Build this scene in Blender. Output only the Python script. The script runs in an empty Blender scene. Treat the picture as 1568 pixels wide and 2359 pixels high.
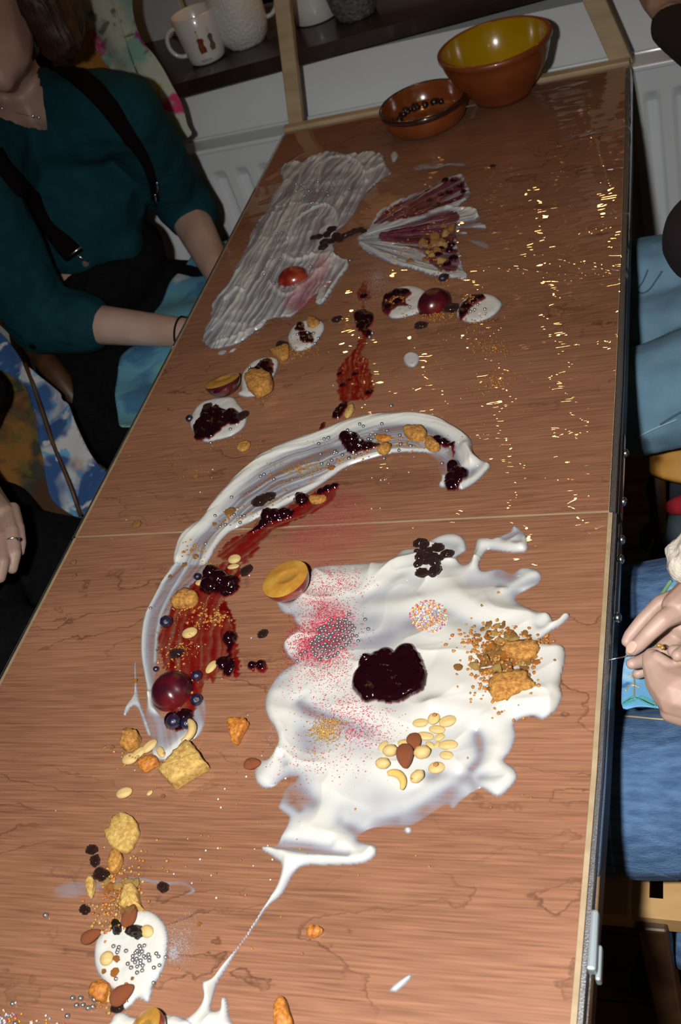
import bpy, bmesh, math, random
import numpy as np
from mathutils import Vector, Matrix
from mathutils.bvhtree import BVHTree
random.seed(7); rng = np.random.default_rng(7)
SC = bpy.context.scene
COL = SC.collection
TZ = 0.75                     # height of the table top above the floor
W, H = 1568, 2359
# ------------------------------------------------------------------ camera
FPX = 2356.66
CAM = np.array([0.700, -0.697, 0.714 + TZ])
ROT = np.array([[0.935875656, 0.049151062, 0.348885266], [0.209454278, 0.718631787, -0.66309672], [-0.28331195, 0.69365159, 0.662255095]])
cam = bpy.data.cameras.new('camera'); camo = bpy.data.objects.new('camera', cam); COL.objects.link(camo)
m4 = Matrix([list(ROT[i]) + [CAM[i]] for i in range(3)] + [[0, 0, 0, 1]])
camo.matrix_world = m4
cam.sensor_fit = 'VERTICAL'; cam.sensor_height = 24.0; cam.lens = 24.0 * FPX / H
cam.clip_start = 0.02
cam.dof.use_dof = True; cam.dof.focus_distance = 1.0; cam.dof.aperture_fstop = 7.1
SC.camera = camo
SC.view_settings.view_transform = 'Standard'; SC.view_settings.look = 'None'
SC.view_settings.gamma = 1; SC.view_settings.exposure = 0.0
SC.view_settings.use_curve_mapping = False
cy = SC.cycles; cy.max_bounces = 5; cy.diffuse_bounces = 2; cy.glossy_bounces = 3; cy.transmission_bounces = 2; cy.transparent_max_bounces = 8
cy.caustics_reflective = False; cy.caustics_refractive = False
# ------------------------------------------------------------------ world and lamps
wd = bpy.data.worlds.new('world'); SC.world = wd; wd.use_nodes = True
wd.node_tree.nodes['Background'].inputs[0].default_value = (1.0, 0.72, 0.45, 1)
wd.node_tree.nodes['Background'].inputs[1].default_value = 0.018
def cam_off(dx, dy, dz):
    return CAM + ROT @ np.array([dx, dy, dz])
fl = bpy.data.lights.new('camera_flash', 'SPOT'); fl.shadow_soft_size = 0.018; fl.spot_size = math.radians(106); fl.spot_blend = 1.0
fl.energy = 62; fl.color = (1.0, 0.97, 0.93)
flo = bpy.data.objects.new('camera_flash', fl); COL.objects.link(flo); flo.location = cam_off(-0.13, 0.02, 0.0)
flo.rotation_euler = (Vector((0.46, -0.22, TZ)) - flo.location).to_track_quat('-Z', 'Y').to_euler()
rl = bpy.data.lights.new('warm_fill_light', 'POINT'); rl.energy = 2.0; rl.color = (1, .72, .42); rl.shadow_soft_size = .12  # added warm ambient fill with no visible lamp behind it
rlo = bpy.data.objects.new('warm_fill_light', rl); COL.objects.link(rlo); rlo.location = (1.5, -1.5, TZ + 1.3)

# ------------------------------------------------------------------ pixel -> world
def ray(x, y):
    return ROT @ np.array([(x - W / 2) / FPX, -(y - H / 2) / FPX, -1.0])
def T(x, y, z=0.0):
    d = ray(x, y); return CAM + d * ((z + TZ - CAM[2]) / d[2])
def TY(x, y, Y):
    d = ray(x, y); return CAM + d * ((Y - CAM[1]) / d[1])
def TP(x, y, P0, n):
    d = ray(x, y); return CAM + d * (np.dot(np.array(P0) - CAM, n) / np.dot(d, n))
def mpp(P):                    # metres per photo pixel at P
    return float(np.dot(np.array(P) - CAM, -ROT[:, 2]) / FPX)
def PX(P):
    v = (np.atleast_2d(P) - CAM) @ ROT
    return np.stack([W / 2 + FPX * v[:, 0] / -v[:, 2], H / 2 - FPX * v[:, 1] / -v[:, 2]], 1)

# ------------------------------------------------------------------ noise
def _h(ix, iy, s):
    n = (ix.astype(np.int64) * 374761393 + iy.astype(np.int64) * 668265263 + s * 974711) & 0xffffffff
    n = ((n ^ (n >> 13)) * 1274126177) & 0xffffffff
    return ((n ^ (n >> 16)) & 0xffff) / 65535.0
def vn(x, y, s=0):
    x = np.asarray(x, float); y = np.asarray(y, float)
    ix = np.floor(x); iy = np.floor(y); fx = x - ix; fy = y - iy
    fx = fx * fx * (3 - 2 * fx); fy = fy * fy * (3 - 2 * fy)
    a = _h(ix, iy, s); b = _h(ix + 1, iy, s); c = _h(ix, iy + 1, s); d = _h(ix + 1, iy + 1, s)
    return (a * (1 - fx) + b * fx) * (1 - fy) + (c * (1 - fx) + d * fx) * fy
def fbm(x, y, s=0, o=3):
    r = 0; a = .5
    for k in range(o): r = r + a * vn(x * 2 ** k, y * 2 ** k, s + k); a *= .5
    return r / (1 - .5 ** o)

# ------------------------------------------------------------------ materials
MATS = {}
def mat(name, col, rough=.6, metal=0, col2=None, nscale=20, bump=0, bscale=60, coat=0, spec=.5, sss=0, detail=4, stretch=None, bdist=.002, sheen=0, trans=0, ramp=(.35, .65)):
    if name in MATS: return MATS[name]
    m = bpy.data.materials.new(name); m.use_nodes = True; MATS[name] = m
    nt = m.node_tree; N = nt.nodes; L = nt.links; b = N['Principled BSDF']
    b.inputs['Base Color'].default_value = (*col, 1); b.inputs['Roughness'].default_value = rough
    b.inputs['Metallic'].default_value = metal; b.inputs['Coat Weight'].default_value = coat
    b.inputs['Coat Roughness'].default_value = .08
    b.inputs['Specular IOR Level'].default_value = spec; b.inputs['Sheen Weight'].default_value = sheen
    b.inputs['Transmission Weight'].default_value = trans
    if sss:
        b.inputs['Subsurface Weight'].default_value = sss; b.inputs['Subsurface Radius'].default_value = (.006, .003, .002)
        b.inputs['Subsurface Scale'].default_value = 1
    tc = N.new('ShaderNodeTexCoord'); mp = N.new('ShaderNodeMapping'); L.new(tc.outputs['Object'], mp.inputs[0])
    if stretch: mp.inputs['Scale'].default_value = stretch
    if col2:
        no = N.new('ShaderNodeTexNoise'); no.inputs['Scale'].default_value = nscale; no.inputs['Detail'].default_value = detail
        L.new(mp.outputs[0], no.inputs['Vector'])
        cr = N.new('ShaderNodeValToRGB'); cr.color_ramp.elements[0].position = ramp[0]; cr.color_ramp.elements[1].position = ramp[1]
        cr.color_ramp.elements[0].color = (*col, 1); cr.color_ramp.elements[1].color = (*col2, 1)
        L.new(no.outputs[0], cr.inputs[0]); L.new(cr.outputs[0], b.inputs['Base Color'])
    if bump:
        nb = N.new('ShaderNodeTexNoise'); nb.inputs['Scale'].default_value = bscale; nb.inputs['Detail'].default_value = 5
        L.new(mp.outputs[0], nb.inputs['Vector'])
        bp = N.new('ShaderNodeBump'); bp.inputs['Strength'].default_value = bump; bp.inputs['Distance'].default_value = bdist
        L.new(nb.outputs[0], bp.inputs['Height']); L.new(bp.outputs[0], b.inputs['Normal'])
    return m
def nodes(m): return m.node_tree.nodes, m.node_tree.links, m.node_tree.nodes['Principled BSDF']

def wood_ply():
    m = bpy.data.materials.new('plywood'); m.use_nodes = True; N, L, b = nodes(m)
    tc = N.new('ShaderNodeTexCoord')
    mp = N.new('ShaderNodeMapping'); mp.inputs['Rotation'].default_value = (0, 0, -.03); L.new(tc.outputs['Object'], mp.inputs[0])
    def noise(sc, stre, det=4, dist=0):
        q = N.new('ShaderNodeMapping'); q.inputs['Scale'].default_value = stre; L.new(mp.outputs[0], q.inputs[0])
        n = N.new('ShaderNodeTexNoise'); n.inputs['Scale'].default_value = sc; n.inputs['Detail'].default_value = det
        n.inputs['Distortion'].default_value = dist; L.new(q.outputs[0], n.inputs['Vector']); return n
    def math_(op, a, v=None, v2=None):
        x = N.new('ShaderNodeMath'); x.operation = op
        L.new(a, x.inputs[0])
        if v is not None:
            if isinstance(v, (int, float)): x.inputs[1].default_value = v
            else: L.new(v, x.inputs[1])
        return x.outputs[0]
    fine = noise(460, (.035, 1, 1), 4)
    broad = noise(7, (.35, 1, 1), 3)
    # figure lines: thin contours of a slow noise
    slow = noise(3.2, (.42, 1.5, 1), 2, .25)
    wob = noise(45, (.6, 1, 1), 4)
    s = math_('MULTIPLY', slow.outputs[0], 19)
    w = math_('MULTIPLY', wob.outputs[0], 1.7)
    s = math_('ADD', s, w); fr = math_('FRACT', s)
    cr = N.new('ShaderNodeValToRGB'); e = cr.color_ramp.elements
    e[0].position = 0; e[0].color = (1, 1, 1, 1); e[1].position = .035; e[1].color = (.0, 0, 0, 1)
    e3 = e.new(.93); e3.color = (.12, .12, .12, 1); e4 = e.new(1.0); e4.color = (1, 1, 1, 1); L.new(fr, cr.inputs[0])
    brk = noise(9, (.3, 1, 1), 3)
    bk = N.new('ShaderNodeValToRGB'); bk.color_ramp.elements[0].position = .45; bk.color_ramp.elements[1].position = .62; L.new(brk.outputs[0], bk.inputs[0])
    line = math_('MULTIPLY', cr.outputs[0], bk.outputs[0]); line = math_('MULTIPLY', line, .8)
    base = N.new('ShaderNodeValToRGB'); e = base.color_ramp.elements
    e[0].position = .3; e[0].color = (.175, .072, .036, 1); e[1].position = .72; e[1].color = (.48, .225, .125, 1)
    mixn = math_('MULTIPLY', fine.outputs[0], .62); bro = math_('MULTIPLY', broad.outputs[0], .45); ad = math_('ADD', mixn, bro)
    L.new(ad, base.inputs[0])
    mx = N.new('ShaderNodeMix'); mx.data_type = 'RGBA'; L.new(line, mx.inputs[0]); L.new(base.outputs[0], mx.inputs[6]); mx.inputs[7].default_value = (.105, .036, .018, 1)
    # short dark pores
    por = noise(420, (.035, 1, 1), 2); pr = N.new('ShaderNodeValToRGB'); pr.color_ramp.elements[0].position = .60; pr.color_ramp.elements[1].position = .74
    L.new(por.outputs[0], pr.inputs[0]); pm = math_('MULTIPLY', pr.outputs[0], .5)
    mx2 = N.new('ShaderNodeMix'); mx2.data_type = 'RGBA'; L.new(pm, mx2.inputs[0]); L.new(mx.outputs[2], mx2.inputs[6]); mx2.inputs[7].default_value = (.12, .045, .025, 1)
    L.new(mx2.outputs[2], b.inputs['Base Color']); b.inputs['Roughness'].default_value = .55
    bp = N.new('ShaderNodeBump'); bp.inputs['Strength'].default_value = .15; bp.inputs['Distance'].default_value = .0005
    L.new(fine.outputs[0], bp.inputs['Height']); L.new(bp.outputs[0], b.inputs['Normal'])
    return m
M_PLY = wood_ply()
def layered(name, c_thin, c_thick, rough, coat=0, k=1.0, spec=.5, bump=0, bscale=300, lo=.1, hi=.97, tk=False):
    """material for food spread in varying thickness: vertex attribute 'th' in 0..1 is its own optical thickness"""
    m = bpy.data.materials.new(name); m.use_nodes = True; N, L, b = nodes(m)
    at = N.new('ShaderNodeAttribute'); at.attribute_name = 'th'
    cr = N.new('ShaderNodeValToRGB'); cr.color_ramp.elements[0].position = lo; cr.color_ramp.elements[0].color = (*c_thin, 1)
    cr.color_ramp.elements[1].position = hi; cr.color_ramp.elements[1].color = (*c_thick, 1)
    a2 = N.new('ShaderNodeAttribute'); a2.attribute_name = 'tk' if tk else 'th'
    L.new(a2.outputs['Fac'], cr.inputs[0]); L.new(cr.outputs[0], b.inputs['Base Color'])
    L.new(at.outputs['Fac'], b.inputs['Alpha'])
    b.inputs['Roughness'].default_value = rough; b.inputs['Coat Weight'].default_value = coat; b.inputs['Coat Roughness'].default_value = .06
    b.inputs['Specular IOR Level'].default_value = spec
    if bump:
        nb = N.new('ShaderNodeTexNoise'); nb.inputs['Scale'].default_value = bscale; nb.inputs['Detail'].default_value = 3
        tc = N.new('ShaderNodeTexCoord'); L.new(tc.outputs['Object'], nb.inputs['Vector'])
        bp = N.new('ShaderNodeBump'); bp.inputs['Strength'].default_value = bump; bp.inputs['Distance'].default_value = .001
        L.new(nb.outputs[0], bp.inputs['Height']); L.new(bp.outputs[0], b.inputs['Normal'])
    return m
M_CREAM = layered('cream', (.38, .455, .57), (.575, .57, .53), .34, .22, lo=.45, hi=1.0)
M_JAMP = layered('purple_jam', (.13, .006, .03), (.012, .0008, .006), .12, .5, spec=.5, bump=.12, bscale=260, lo=.25, hi=.62, tk=True)
M_JAM = layered('jam', (.20, .002, .003), (.010, .0008, .003), .10, .5, spec=.5, bump=.12, bscale=260, lo=.28, hi=.60, tk=True)
M_STAIN = layered('pink_stain', (.62, .06, .12), (.62, .05, .10), .5)
M_SILVERDUST = layered('silver_dust', (.7, .7, .74), (.8, .8, .84), .35)
M_SKIN = mat('skin', (.37, .235, .185), .5, col2=(.46, .315, .26), nscale=14, bump=.25, bscale=240, sss=.05, bdist=.0006)
M_PLUMSKIN = mat('plum_skin', (.035, .003, .009), .25, col2=(.15, .008, .008), nscale=28, coat=.5, ramp=(.45, .75), detail=2)
M_PLUMRED = mat('plum_red_skin', (.15, .010, .010), .25, col2=(.40, .07, .02), nscale=55, coat=.5, ramp=(.4, .8))
M_FLESH = mat('plum_flesh', (.46, .20, .030), .25, col2=(.56, .34, .06), nscale=60, coat=.5, bump=.2, bscale=200)
M_PIT = mat('plum_stone_hollow', (.36, .19, .035), .3, col2=(.44, .22, .04), nscale=90, coat=.5)
M_BISC = mat('biscuit_crumb', (.30, .115, .018), .85, col2=(.55, .28, .060), nscale=320, bump=.9, bscale=700, bdist=.0012)
M_BISC2 = mat('pale_biscuit', (.38, .21, .045), .85, col2=(.60, .40, .12), nscale=260, bump=.8, bscale=700, bdist=.001)
M_CARA = mat('caramel_biscuit', (.34, .09, .010), .6, col2=(.58, .24, .035), nscale=300, bump=.8, bscale=500, bdist=.001)
M_NUT = mat('peeled_nut', (.50, .35, .12), .5, col2=(.62, .46, .20), nscale=120, bump=.2, bscale=300)
M_NUTD = mat('nut_germ', (.42, .18, .05), .6)
M_ALM = mat('almond_skin', (.16, .035, .012), .6, col2=(.30, .085, .025), nscale=200, bump=.6, bscale=500, stretch=(1, .25, 1), bdist=.0006)
M_CASH = mat('roasted_cashew', (.58, .32, .07), .5, col2=(.74, .48, .15), nscale=90, bump=.15, bscale=300)
M_RAIS = mat('raisin', (.008, .005, .006), .42, col2=(.075, .020, .012), nscale=110, bump=.9, bscale=500, coat=.3, bdist=.0015)
M_BERRY = mat('dark_berry', (.006, .004, .012), .25, col2=(.02, .014, .05), nscale=150, coat=.7, bump=.2, bscale=500)
M_SILVER = mat('silver_sugar', (.50, .50, .52), .24, .85)
M_GOLD = mat('gold_sugar', (.66, .40, .12), .32, .6)
M_PINK = mat('pink_sugar', (.58, .008, .05), .5)
M_SPARK = mat('silver_sparkle', (.85, .85, .9), .3, .6)
M_PALE = mat('pale_softwood', (.42, .31, .18), .55, col2=(.52, .40, .25), nscale=60, stretch=(.2, 1, 1), bump=.1, bscale=200)
M_METAL = mat('speckled_metal', (.22, .22, .23), .42, .85, col2=(.42, .42, .43), nscale=900, bump=.6, bscale=1100, bdist=.0006)
M_STEEL = mat('bright_steel', (.62, .65, .68), .25, 1.0)
M_BLACK = mat('black_side', (.006, .005, .006), .6)
M_WALL = mat('wall_paint', (.74, .77, .79), .85, col2=(.78, .81, .83), nscale=6, bump=.15, bscale=300)
M_RAD = mat('radiator_enamel', (.68, .72, .74), .4, coat=.2)
M_SILL = mat('dark_sill', (.014, .006, .006), .35, col2=(.022, .009, .008), nscale=40, coat=.3)
M_CHINA = mat('white_china', (.70, .70, .68), .25, coat=.6)
M_CHINAT = mat('embossed_china', (.70, .70, .68), .3, coat=.5, bump=1.0, bscale=170, bdist=.003)
M_KNITMUG = mat('grey_knit_china', (.055, .055, .055), .6, col2=(.20, .19, .18), nscale=160, bump=1, bscale=200, bdist=.003)
M_TERRA = mat('terracotta', (.19, .042, .009), .38, col2=(.24, .055, .012), nscale=30, coat=.5)
M_YEL = mat('yellow_glaze', (.38, .22, .003), .2, col2=(.44, .27, .004), nscale=20, coat=.8)
M_BRGL = mat('brown_glaze', (.16, .035, .010), .2, col2=(.23, .055, .014), nscale=25, coat=.8)
M_RIMG = mat('dark_rim_glaze', (.035, .010, .006), .2, coat=.8)
M_TEAL = mat('teal_cloth', (.002, .034, .046), .85, col2=(.003, .044, .058), nscale=40, bump=.4, bscale=60, bdist=.006, spec=.2)
M_BLK = mat('black_cloth', (.003, .003, .004), 1, spec=.12, col2=(.006, .006, .007), nscale=90, bump=.3, bscale=120)
M_STRAP = mat('black_elastic', (.004, .002, .002), 1, spec=.1, bump=.5, bscale=900)
M_MAROON = mat('dark_maroon_knit', (.007, .002, .005), .9, col2=(.010, .003, .007), nscale=60, bump=.4, bscale=200)
M_JL = mat('light_denim', (.105, .21, .30), .9, col2=(.16, .29, .40), nscale=14, bump=.5, bscale=700, detail=6)
M_JD = mat('blue_denim', (.035, .085, .19), .9, col2=(.085, .17, .32), nscale=150, bump=.7, bscale=900, detail=6, stretch=(.3, 1, 1))
M_CREAMK = mat('cream_knit', (.44, .40, .33), .95, col2=(.60, .56, .48), nscale=90, bump=1, bscale=160, bdist=.004)
M_HAIR = mat('brown_hair', (.020, .009, .005), .45, col2=(.055, .024, .012), nscale=60, stretch=(1, 1, .1), bump=.7, bscale=150, bdist=.004)
M_OAK = mat('orange_wood', (.42, .19, .03), .5, col2=(.52, .26, .05), nscale=30, stretch=(1, 1, .2))
M_BEECH = mat('beech_chair', (.50, .30, .12), .45, col2=(.60, .37, .16), nscale=60, stretch=(.15, 1, 1), coat=.2)
M_DARKW = mat('dark_chair_wood', (.035, .016, .006), .5, col2=(.08, .036, .012), nscale=30)
M_FLOOR = mat('floor_boards', (.16, .055, .02), .6, col2=(.26, .10, .04), nscale=30, stretch=(.1, 1, 1))
M_NAIL = mat('fingernail', (.62, .42, .34), .25, coat=.5)
M_BOOT = mat('grey_felt_boot', (.028, .028, .030), .95, col2=(.05, .05, .052), nscale=300, bump=.5, bscale=600)
M_RED = mat('red_cloth', (.35, .01, .025), .9)
M_NAVY = mat('navy_cloth', (.012, .014, .025), .9)
M_THREAD = mat('gold_thread', (.65, .48, .22), .4, .5)

def film_mat():
    m = bpy.data.materials.new('clear_film'); m.use_nodes = True; N = m.node_tree.nodes; L = m.node_tree.links
    N.remove(N['Principled BSDF']); out = N['Material Output']
    tr = N.new('ShaderNodeBsdfTransparent'); tr.inputs[0].default_value = (.97, .97, .97, 1)
    gl = N.new('ShaderNodeBsdfGlossy'); gl.inputs['Roughness'].default_value = .006
    fr = N.new('ShaderNodeFresnel'); ge = N.new('ShaderNodeNewGeometry')      # one sheet: same reflection from both sides
    mi_ = N.new('ShaderNodeMix'); mi_.inputs[2].default_value = 1.62; mi_.inputs[3].default_value = 1 / 1.62
    L.new(ge.outputs['Backfacing'], mi_.inputs[0]); L.new(mi_.outputs[0], fr.inputs[0])
    mu = N.new('ShaderNodeMath'); mu.operation = 'MULTIPLY'; mu.inputs[1].default_value = 1.5; mu.use_clamp = True
    mx = N.new('ShaderNodeMixShader')
    tc = N.new('ShaderNodeTexCoord'); mp = N.new('ShaderNodeMapping'); mp.inputs['Scale'].default_value = (.38, 1, 1); L.new(tc.outputs['Object'], mp.inputs[0])
    nb = N.new('ShaderNodeTexNoise'); nb.inputs['Scale'].default_value = 27; nb.inputs['Detail'].default_value = 2; L.new(mp.outputs[0], nb.inputs['Vector'])
    at = N.new('ShaderNodeAttribute'); at.attribute_name = 'slack'
    bp = N.new('ShaderNodeBump'); bp.inputs['Distance'].default_value = .0045; L.new(at.outputs['Fac'], bp.inputs['Strength'])
    L.new(nb.outputs[0], bp.inputs['Height']); L.new(bp.outputs[0], gl.inputs['Normal'])
    L.new(fr.outputs[0], mu.inputs[0]); L.new(mu.outputs[0], mx.inputs[0]); L.new(tr.outputs[0], mx.inputs[1]); L.new(gl.outputs[0], mx.inputs[2])
    L.new(mx.outputs[0], out.inputs['Surface']); return m
M_FILM = film_mat()

# ------------------------------------------------------------------ object helpers
def tag(o, label=None, cat=None, group=None, kind=None):
    if label: o['label'] = label
    if cat: o['category'] = cat
    if group: o['group'] = group
    if kind: o['kind'] = kind
    return o
def thing(name, label, cat, loc=(0, 0, 0), group=None):
    o = bpy.data.objects.new(name, None); o.empty_display_size = .02; COL.objects.link(o); o.location = loc
    return tag(o, label, cat, group)
def me_from(V, F, name='m', smooth=True):
    me = bpy.data.meshes.new(name)
    V = np.asarray(V, float)
    me.from_pydata(V.tolist(), [], [list(map(int, f)) for f in F]) if not isinstance(F, np.ndarray) else None
    if isinstance(F, np.ndarray):
        k = F.shape[1]; n = len(F)
        me.vertices.add(len(V)); me.vertices.foreach_set('co', V.astype(np.float32).ravel())
        me.loops.add(n * k); me.loops.foreach_set('vertex_index', F.astype(np.int32).ravel())
        me.polygons.add(n); me.polygons.foreach_set('loop_start', np.arange(0, n * k, k, dtype=np.int32))
        me.update(calc_edges=True)
    if smooth: me.polygons.foreach_set('use_smooth', [True] * len(me.polygons))
    me.update(); return me
def obj(name, me, m, parent=None, loc=None):
    """mesh given in world coordinates; origin moved to loc (or the parent's location)"""
    if isinstance(me, bmesh.types.BMesh):
        b = me; me = bpy.data.meshes.new(name); b.to_mesh(me); b.free()
    me.name = name
    if m is not None:
        if isinstance(m, (list, tuple)):
            for x in m: me.materials.append(x)
        else: me.materials.append(m)
    o = bpy.data.objects.new(name, me); COL.objects.link(o)
    if parent is not None:
        p = parent; off = Vector((0, 0, 0))
        while p is not None: off += p.location; p = p.parent
        me.transform(Matrix.Translation(-off)); me['off'] = list(off); o.parent = parent
    else:
        if loc is None:
            n = len(me.vertices); co = np.empty(n * 3, np.float32); me.vertices.foreach_get('co', co); co = co.reshape(-1, 3)
            loc = ((co[:, 0].min() + co[:, 0].max()) / 2, (co[:, 1].min() + co[:, 1].max()) / 2, co[:, 2].min())
        me.transform(Matrix.Translation(-Vector([float(v) for v in loc]))); o.location = [float(v) for v in loc]
    return o
def smooth(bm):
    for f in bm.faces: f.smooth = True
    return bm
def bx(bm, c, s, bev=0, R=None):
    r = bmesh.ops.create_cube(bm, size=1); vs = r['verts']
    bmesh.ops.scale(bm, vec=s, verts=vs)
    if bev:
        es = list({e for v in vs for e in v.link_edges}); q = bmesh.ops.bevel(bm, geom=es, offset=bev, segments=2, affect='EDGES', profile=.5)
        vs = list({v for f in q['faces'] for v in f.verts} | {v for v in vs if v.is_valid})
    if R is not None: bmesh.ops.rotate(bm, cent=(0, 0, 0), matrix=R, verts=vs)
    bmesh.ops.translate(bm, vec=c, verts=vs); return bm
def box(c, s, bev=0, R=None):
    return bx(bmesh.new(), c, s, bev, R)
def prism(poly, z0, z1, bev=0):
    bm = bmesh.new(); vs = [bm.verts.new((x, y, z1)) for x, y in poly]; f = bm.faces.new(vs)
    if f.calc_area() and f.normal.z < 0: f.normal_flip()
    bm.normal_update()
    if bm.faces[:][0].normal.z < 0: bmesh.ops.reverse_faces(bm, faces=bm.faces[:])
    r = bmesh.ops.extrude_face_region(bm, geom=bm.faces[:]); nv = [g for g in r['geom'] if isinstance(g, bmesh.types.BMVert)]
    bmesh.ops.translate(bm, vec=(0, 0, z0 - z1), verts=nv); bmesh.ops.recalc_face_normals(bm, faces=bm.faces[:]); return bm
def lathe(prof, n=48, c=(0, 0, 0)):
    V = []; F = []
    for r, z in prof:
        for k in range(n):
            a = 2 * math.pi * k / n; V.append((c[0] + r * math.cos(a), c[1] + r * math.sin(a), c[2] + z))
    for i in range(len(prof) - 1):
        for k in range(n):
            F.append((i * n + k, i * n + (k + 1) % n, (i + 1) * n + (k + 1) % n, (i + 1) * n + k))
    return me_from(V, F)
def tube(pts, r, n=8, closed=False, flat=1.0):
    """round tube through points; r number or list"""
    P = [Vector([float(a) for a in p]) for p in pts]; R_ = r if hasattr(r, '__len__') else [r] * len(P)
    V = []; F = []; up = Vector((0, 0, 1)); prev = None
    for i, p in enumerate(P):
        a = P[i - 1] if i else P[0]; b = P[i + 1] if i < len(P) - 1 else P[-1]
        t = (b - a).normalized()
        if prev is None:
            u = t.cross(up); u = t.cross(Vector((1, 0, 0))) if u.length < 1e-4 else u
        else: u = prev - t * prev.dot(t)
        u.normalize(); prev = u; v = t.cross(u)
        for k in range(n):
            an = 2 * math.pi * k / n; V.append(p + u * math.cos(an) * R_[i] + v * math.sin(an) * R_[i] * flat)
    for i in range(len(P) - 1):
        for k in range(n): F.append((i * n + k, i * n + (k + 1) % n, (i + 1) * n + (k + 1) % n, (i + 1) * n + k))
    F.append(tuple(range(n))[::-1]); F.append(tuple((len(P) - 1) * n + k for k in range(n)))
    return me_from([tuple(v) for v in V], F)
def cr_spline(P, n=6, closed=False):
    P = np.asarray(P, float); out = []; N_ = len(P)
    rg = range(N_ if closed else N_ - 1)
    for i in rg:
        if closed: a, b, c, d = P[i - 1], P[i], P[(i + 1) % N_], P[(i + 2) % N_]
        else: a, b, c, d = P[max(i - 1, 0)], P[i], P[i + 1], P[min(i + 2, N_ - 1)]
        for k in range(n):
            t = k / n
            out.append(.5 * (2 * b + (c - a) * t + (2 * a - 5 * b + 4 * c - d) * t * t + (3 * b - a - 3 * c + d) * t ** 3))
    if not closed: out.append(P[-1])
    return np.array(out)
def join_me(mes, mi=None):
    bm = bmesh.new()
    for k, me in enumerate(mes):
        n0 = len(bm.faces); bm.from_mesh(me)
        if mi is not None:
            bm.faces.ensure_lookup_table()
            for f in bm.faces[n0:]: f.material_index = mi[k]
        bpy.data.meshes.remove(me)
    return bm
def jit(me, a, sc, seed=0):
    n = len(me.vertices); co = np.empty(n * 3); me.vertices.foreach_get('co', co); co = co.reshape(-1, 3)
    no = np.empty(n * 3); me.vertices.foreach_get('normal', no); no = no.reshape(-1, 3)
    f = (fbm(co[:, 0] * sc + co[:, 2] * sc * .7, co[:, 1] * sc - co[:, 2] * sc * .6, seed) - .5) * 2 * a
    co += no * f[:, None]; me.vertices.foreach_set('co', co.astype(np.float32).ravel()); me.update(); return me

# ------------------------------------------------------------------ the room
def struct(name, me, m, parent=None, loc=None):
    o = obj(name, me, m, parent, loc)
    if parent is None: o['kind'] = 'structure'
    return o
WY = 1.13
# fairy lights strung over the table by the window, out of the picture; their bulbs glint in the film
gb = bpy.data.objects.new('fairy_lights', None); COL.objects.link(gb); gb.location = (.2, .9, TZ + .8)
gb['label'] = 'string of warm fairy lights hung above the far end of the table'; gb['category'] = 'lights'
M_BULB = bpy.data.materials.new('warm_bulb'); M_BULB.use_nodes = True
M_BULB.node_tree.nodes['Principled BSDF'].inputs['Emission Color'].default_value = (1, .50, .16, 1); M_BULB.node_tree.nodes['Principled BSDF'].inputs['Emission Strength'].default_value = 75
wire = []
for row in range(5):
    for k in range(5):
        u = (k / 4) if row % 2 == 0 else 1 - k / 4
        if row < 4: p = (-.10 + .62 * u, 1.20, TZ + .40 + .18 * row + .035 * math.sin(5 * u + row * 2))
        else: p = (.66 - .5 * (1 - u), .82, TZ + .86 + .06 * math.sin(7 * u))
        wire.append(p)
        bm = bmesh.new(); bmesh.ops.create_icosphere(bm, subdivisions=2, radius=.0052); bmesh.ops.scale(bm, vec=(1, 1, 1.6), verts=bm.verts); bmesh.ops.translate(bm, vec=(p[0], p[1], p[2] - .010), verts=bm.verts)
        obj('bulb', smooth(bm), M_BULB, gb)
obj('wire', tube(wire, .0012, 6), M_BLACK, gb)
fl_ = struct('floor', box((.3, -.3, -.02), (4.4, 3.8, .04)), mat('floor_base', (.05, .02, .01), .8), loc=(.3, -.3, 0))
k = 0
for i in range(22):
    struct('floor_board', box((1.0, -.95 + i * .09, .004), (1.9, .087, .008), .0015), M_FLOOR, fl_)
struct('wall_back', box((.3, WY + .06, (TZ + .06) / 2), (4.4, .12, TZ + .06)), M_WALL, loc=(.3, WY + .06, 0))
wl = struct('window_1', box((.35, WY + .30, TZ + .9), (2.6, .03, 1.62)), mat('night_window_glass', (.01, .012, .018), .08), loc=(.35, WY + .30, TZ + .1))
for x in (-.9, .0, .75, 1.6):
    struct('window_frame', box((x, WY + .27, TZ + .9), (.07, .05, 1.6), .004), mat('window_white', (.45, .48, .52), .5), wl)
struct('window_frame', box((.35, WY + .27, TZ + .155), (2.6, .06, .07), .004), MATS['window_white'], wl)
# dark window sill, slightly askew to the table
struct('window_frame', box((-.30, WY + .150, TZ + .18), (.12, .02, .135), .002), MATS['window_white'], wl)
struct('window_frame', box((-.385, WY + .140, TZ + .18), (.045, .03, .14), .002), M_DARKW, wl)
yaw = .13; c, s = math.cos(yaw), math.sin(yaw)
def sillpt(u, v): return (-.18 + u * c - v * s, 1.015 + u * s + v * c)
struct('window_sill', prism([sillpt(-.28, 0), sillpt(1.7, 0), sillpt(1.7, .18), sillpt(-.28, .32)], TZ + .088, TZ + .113), M_SILL).name = 'trim_1'
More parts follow.
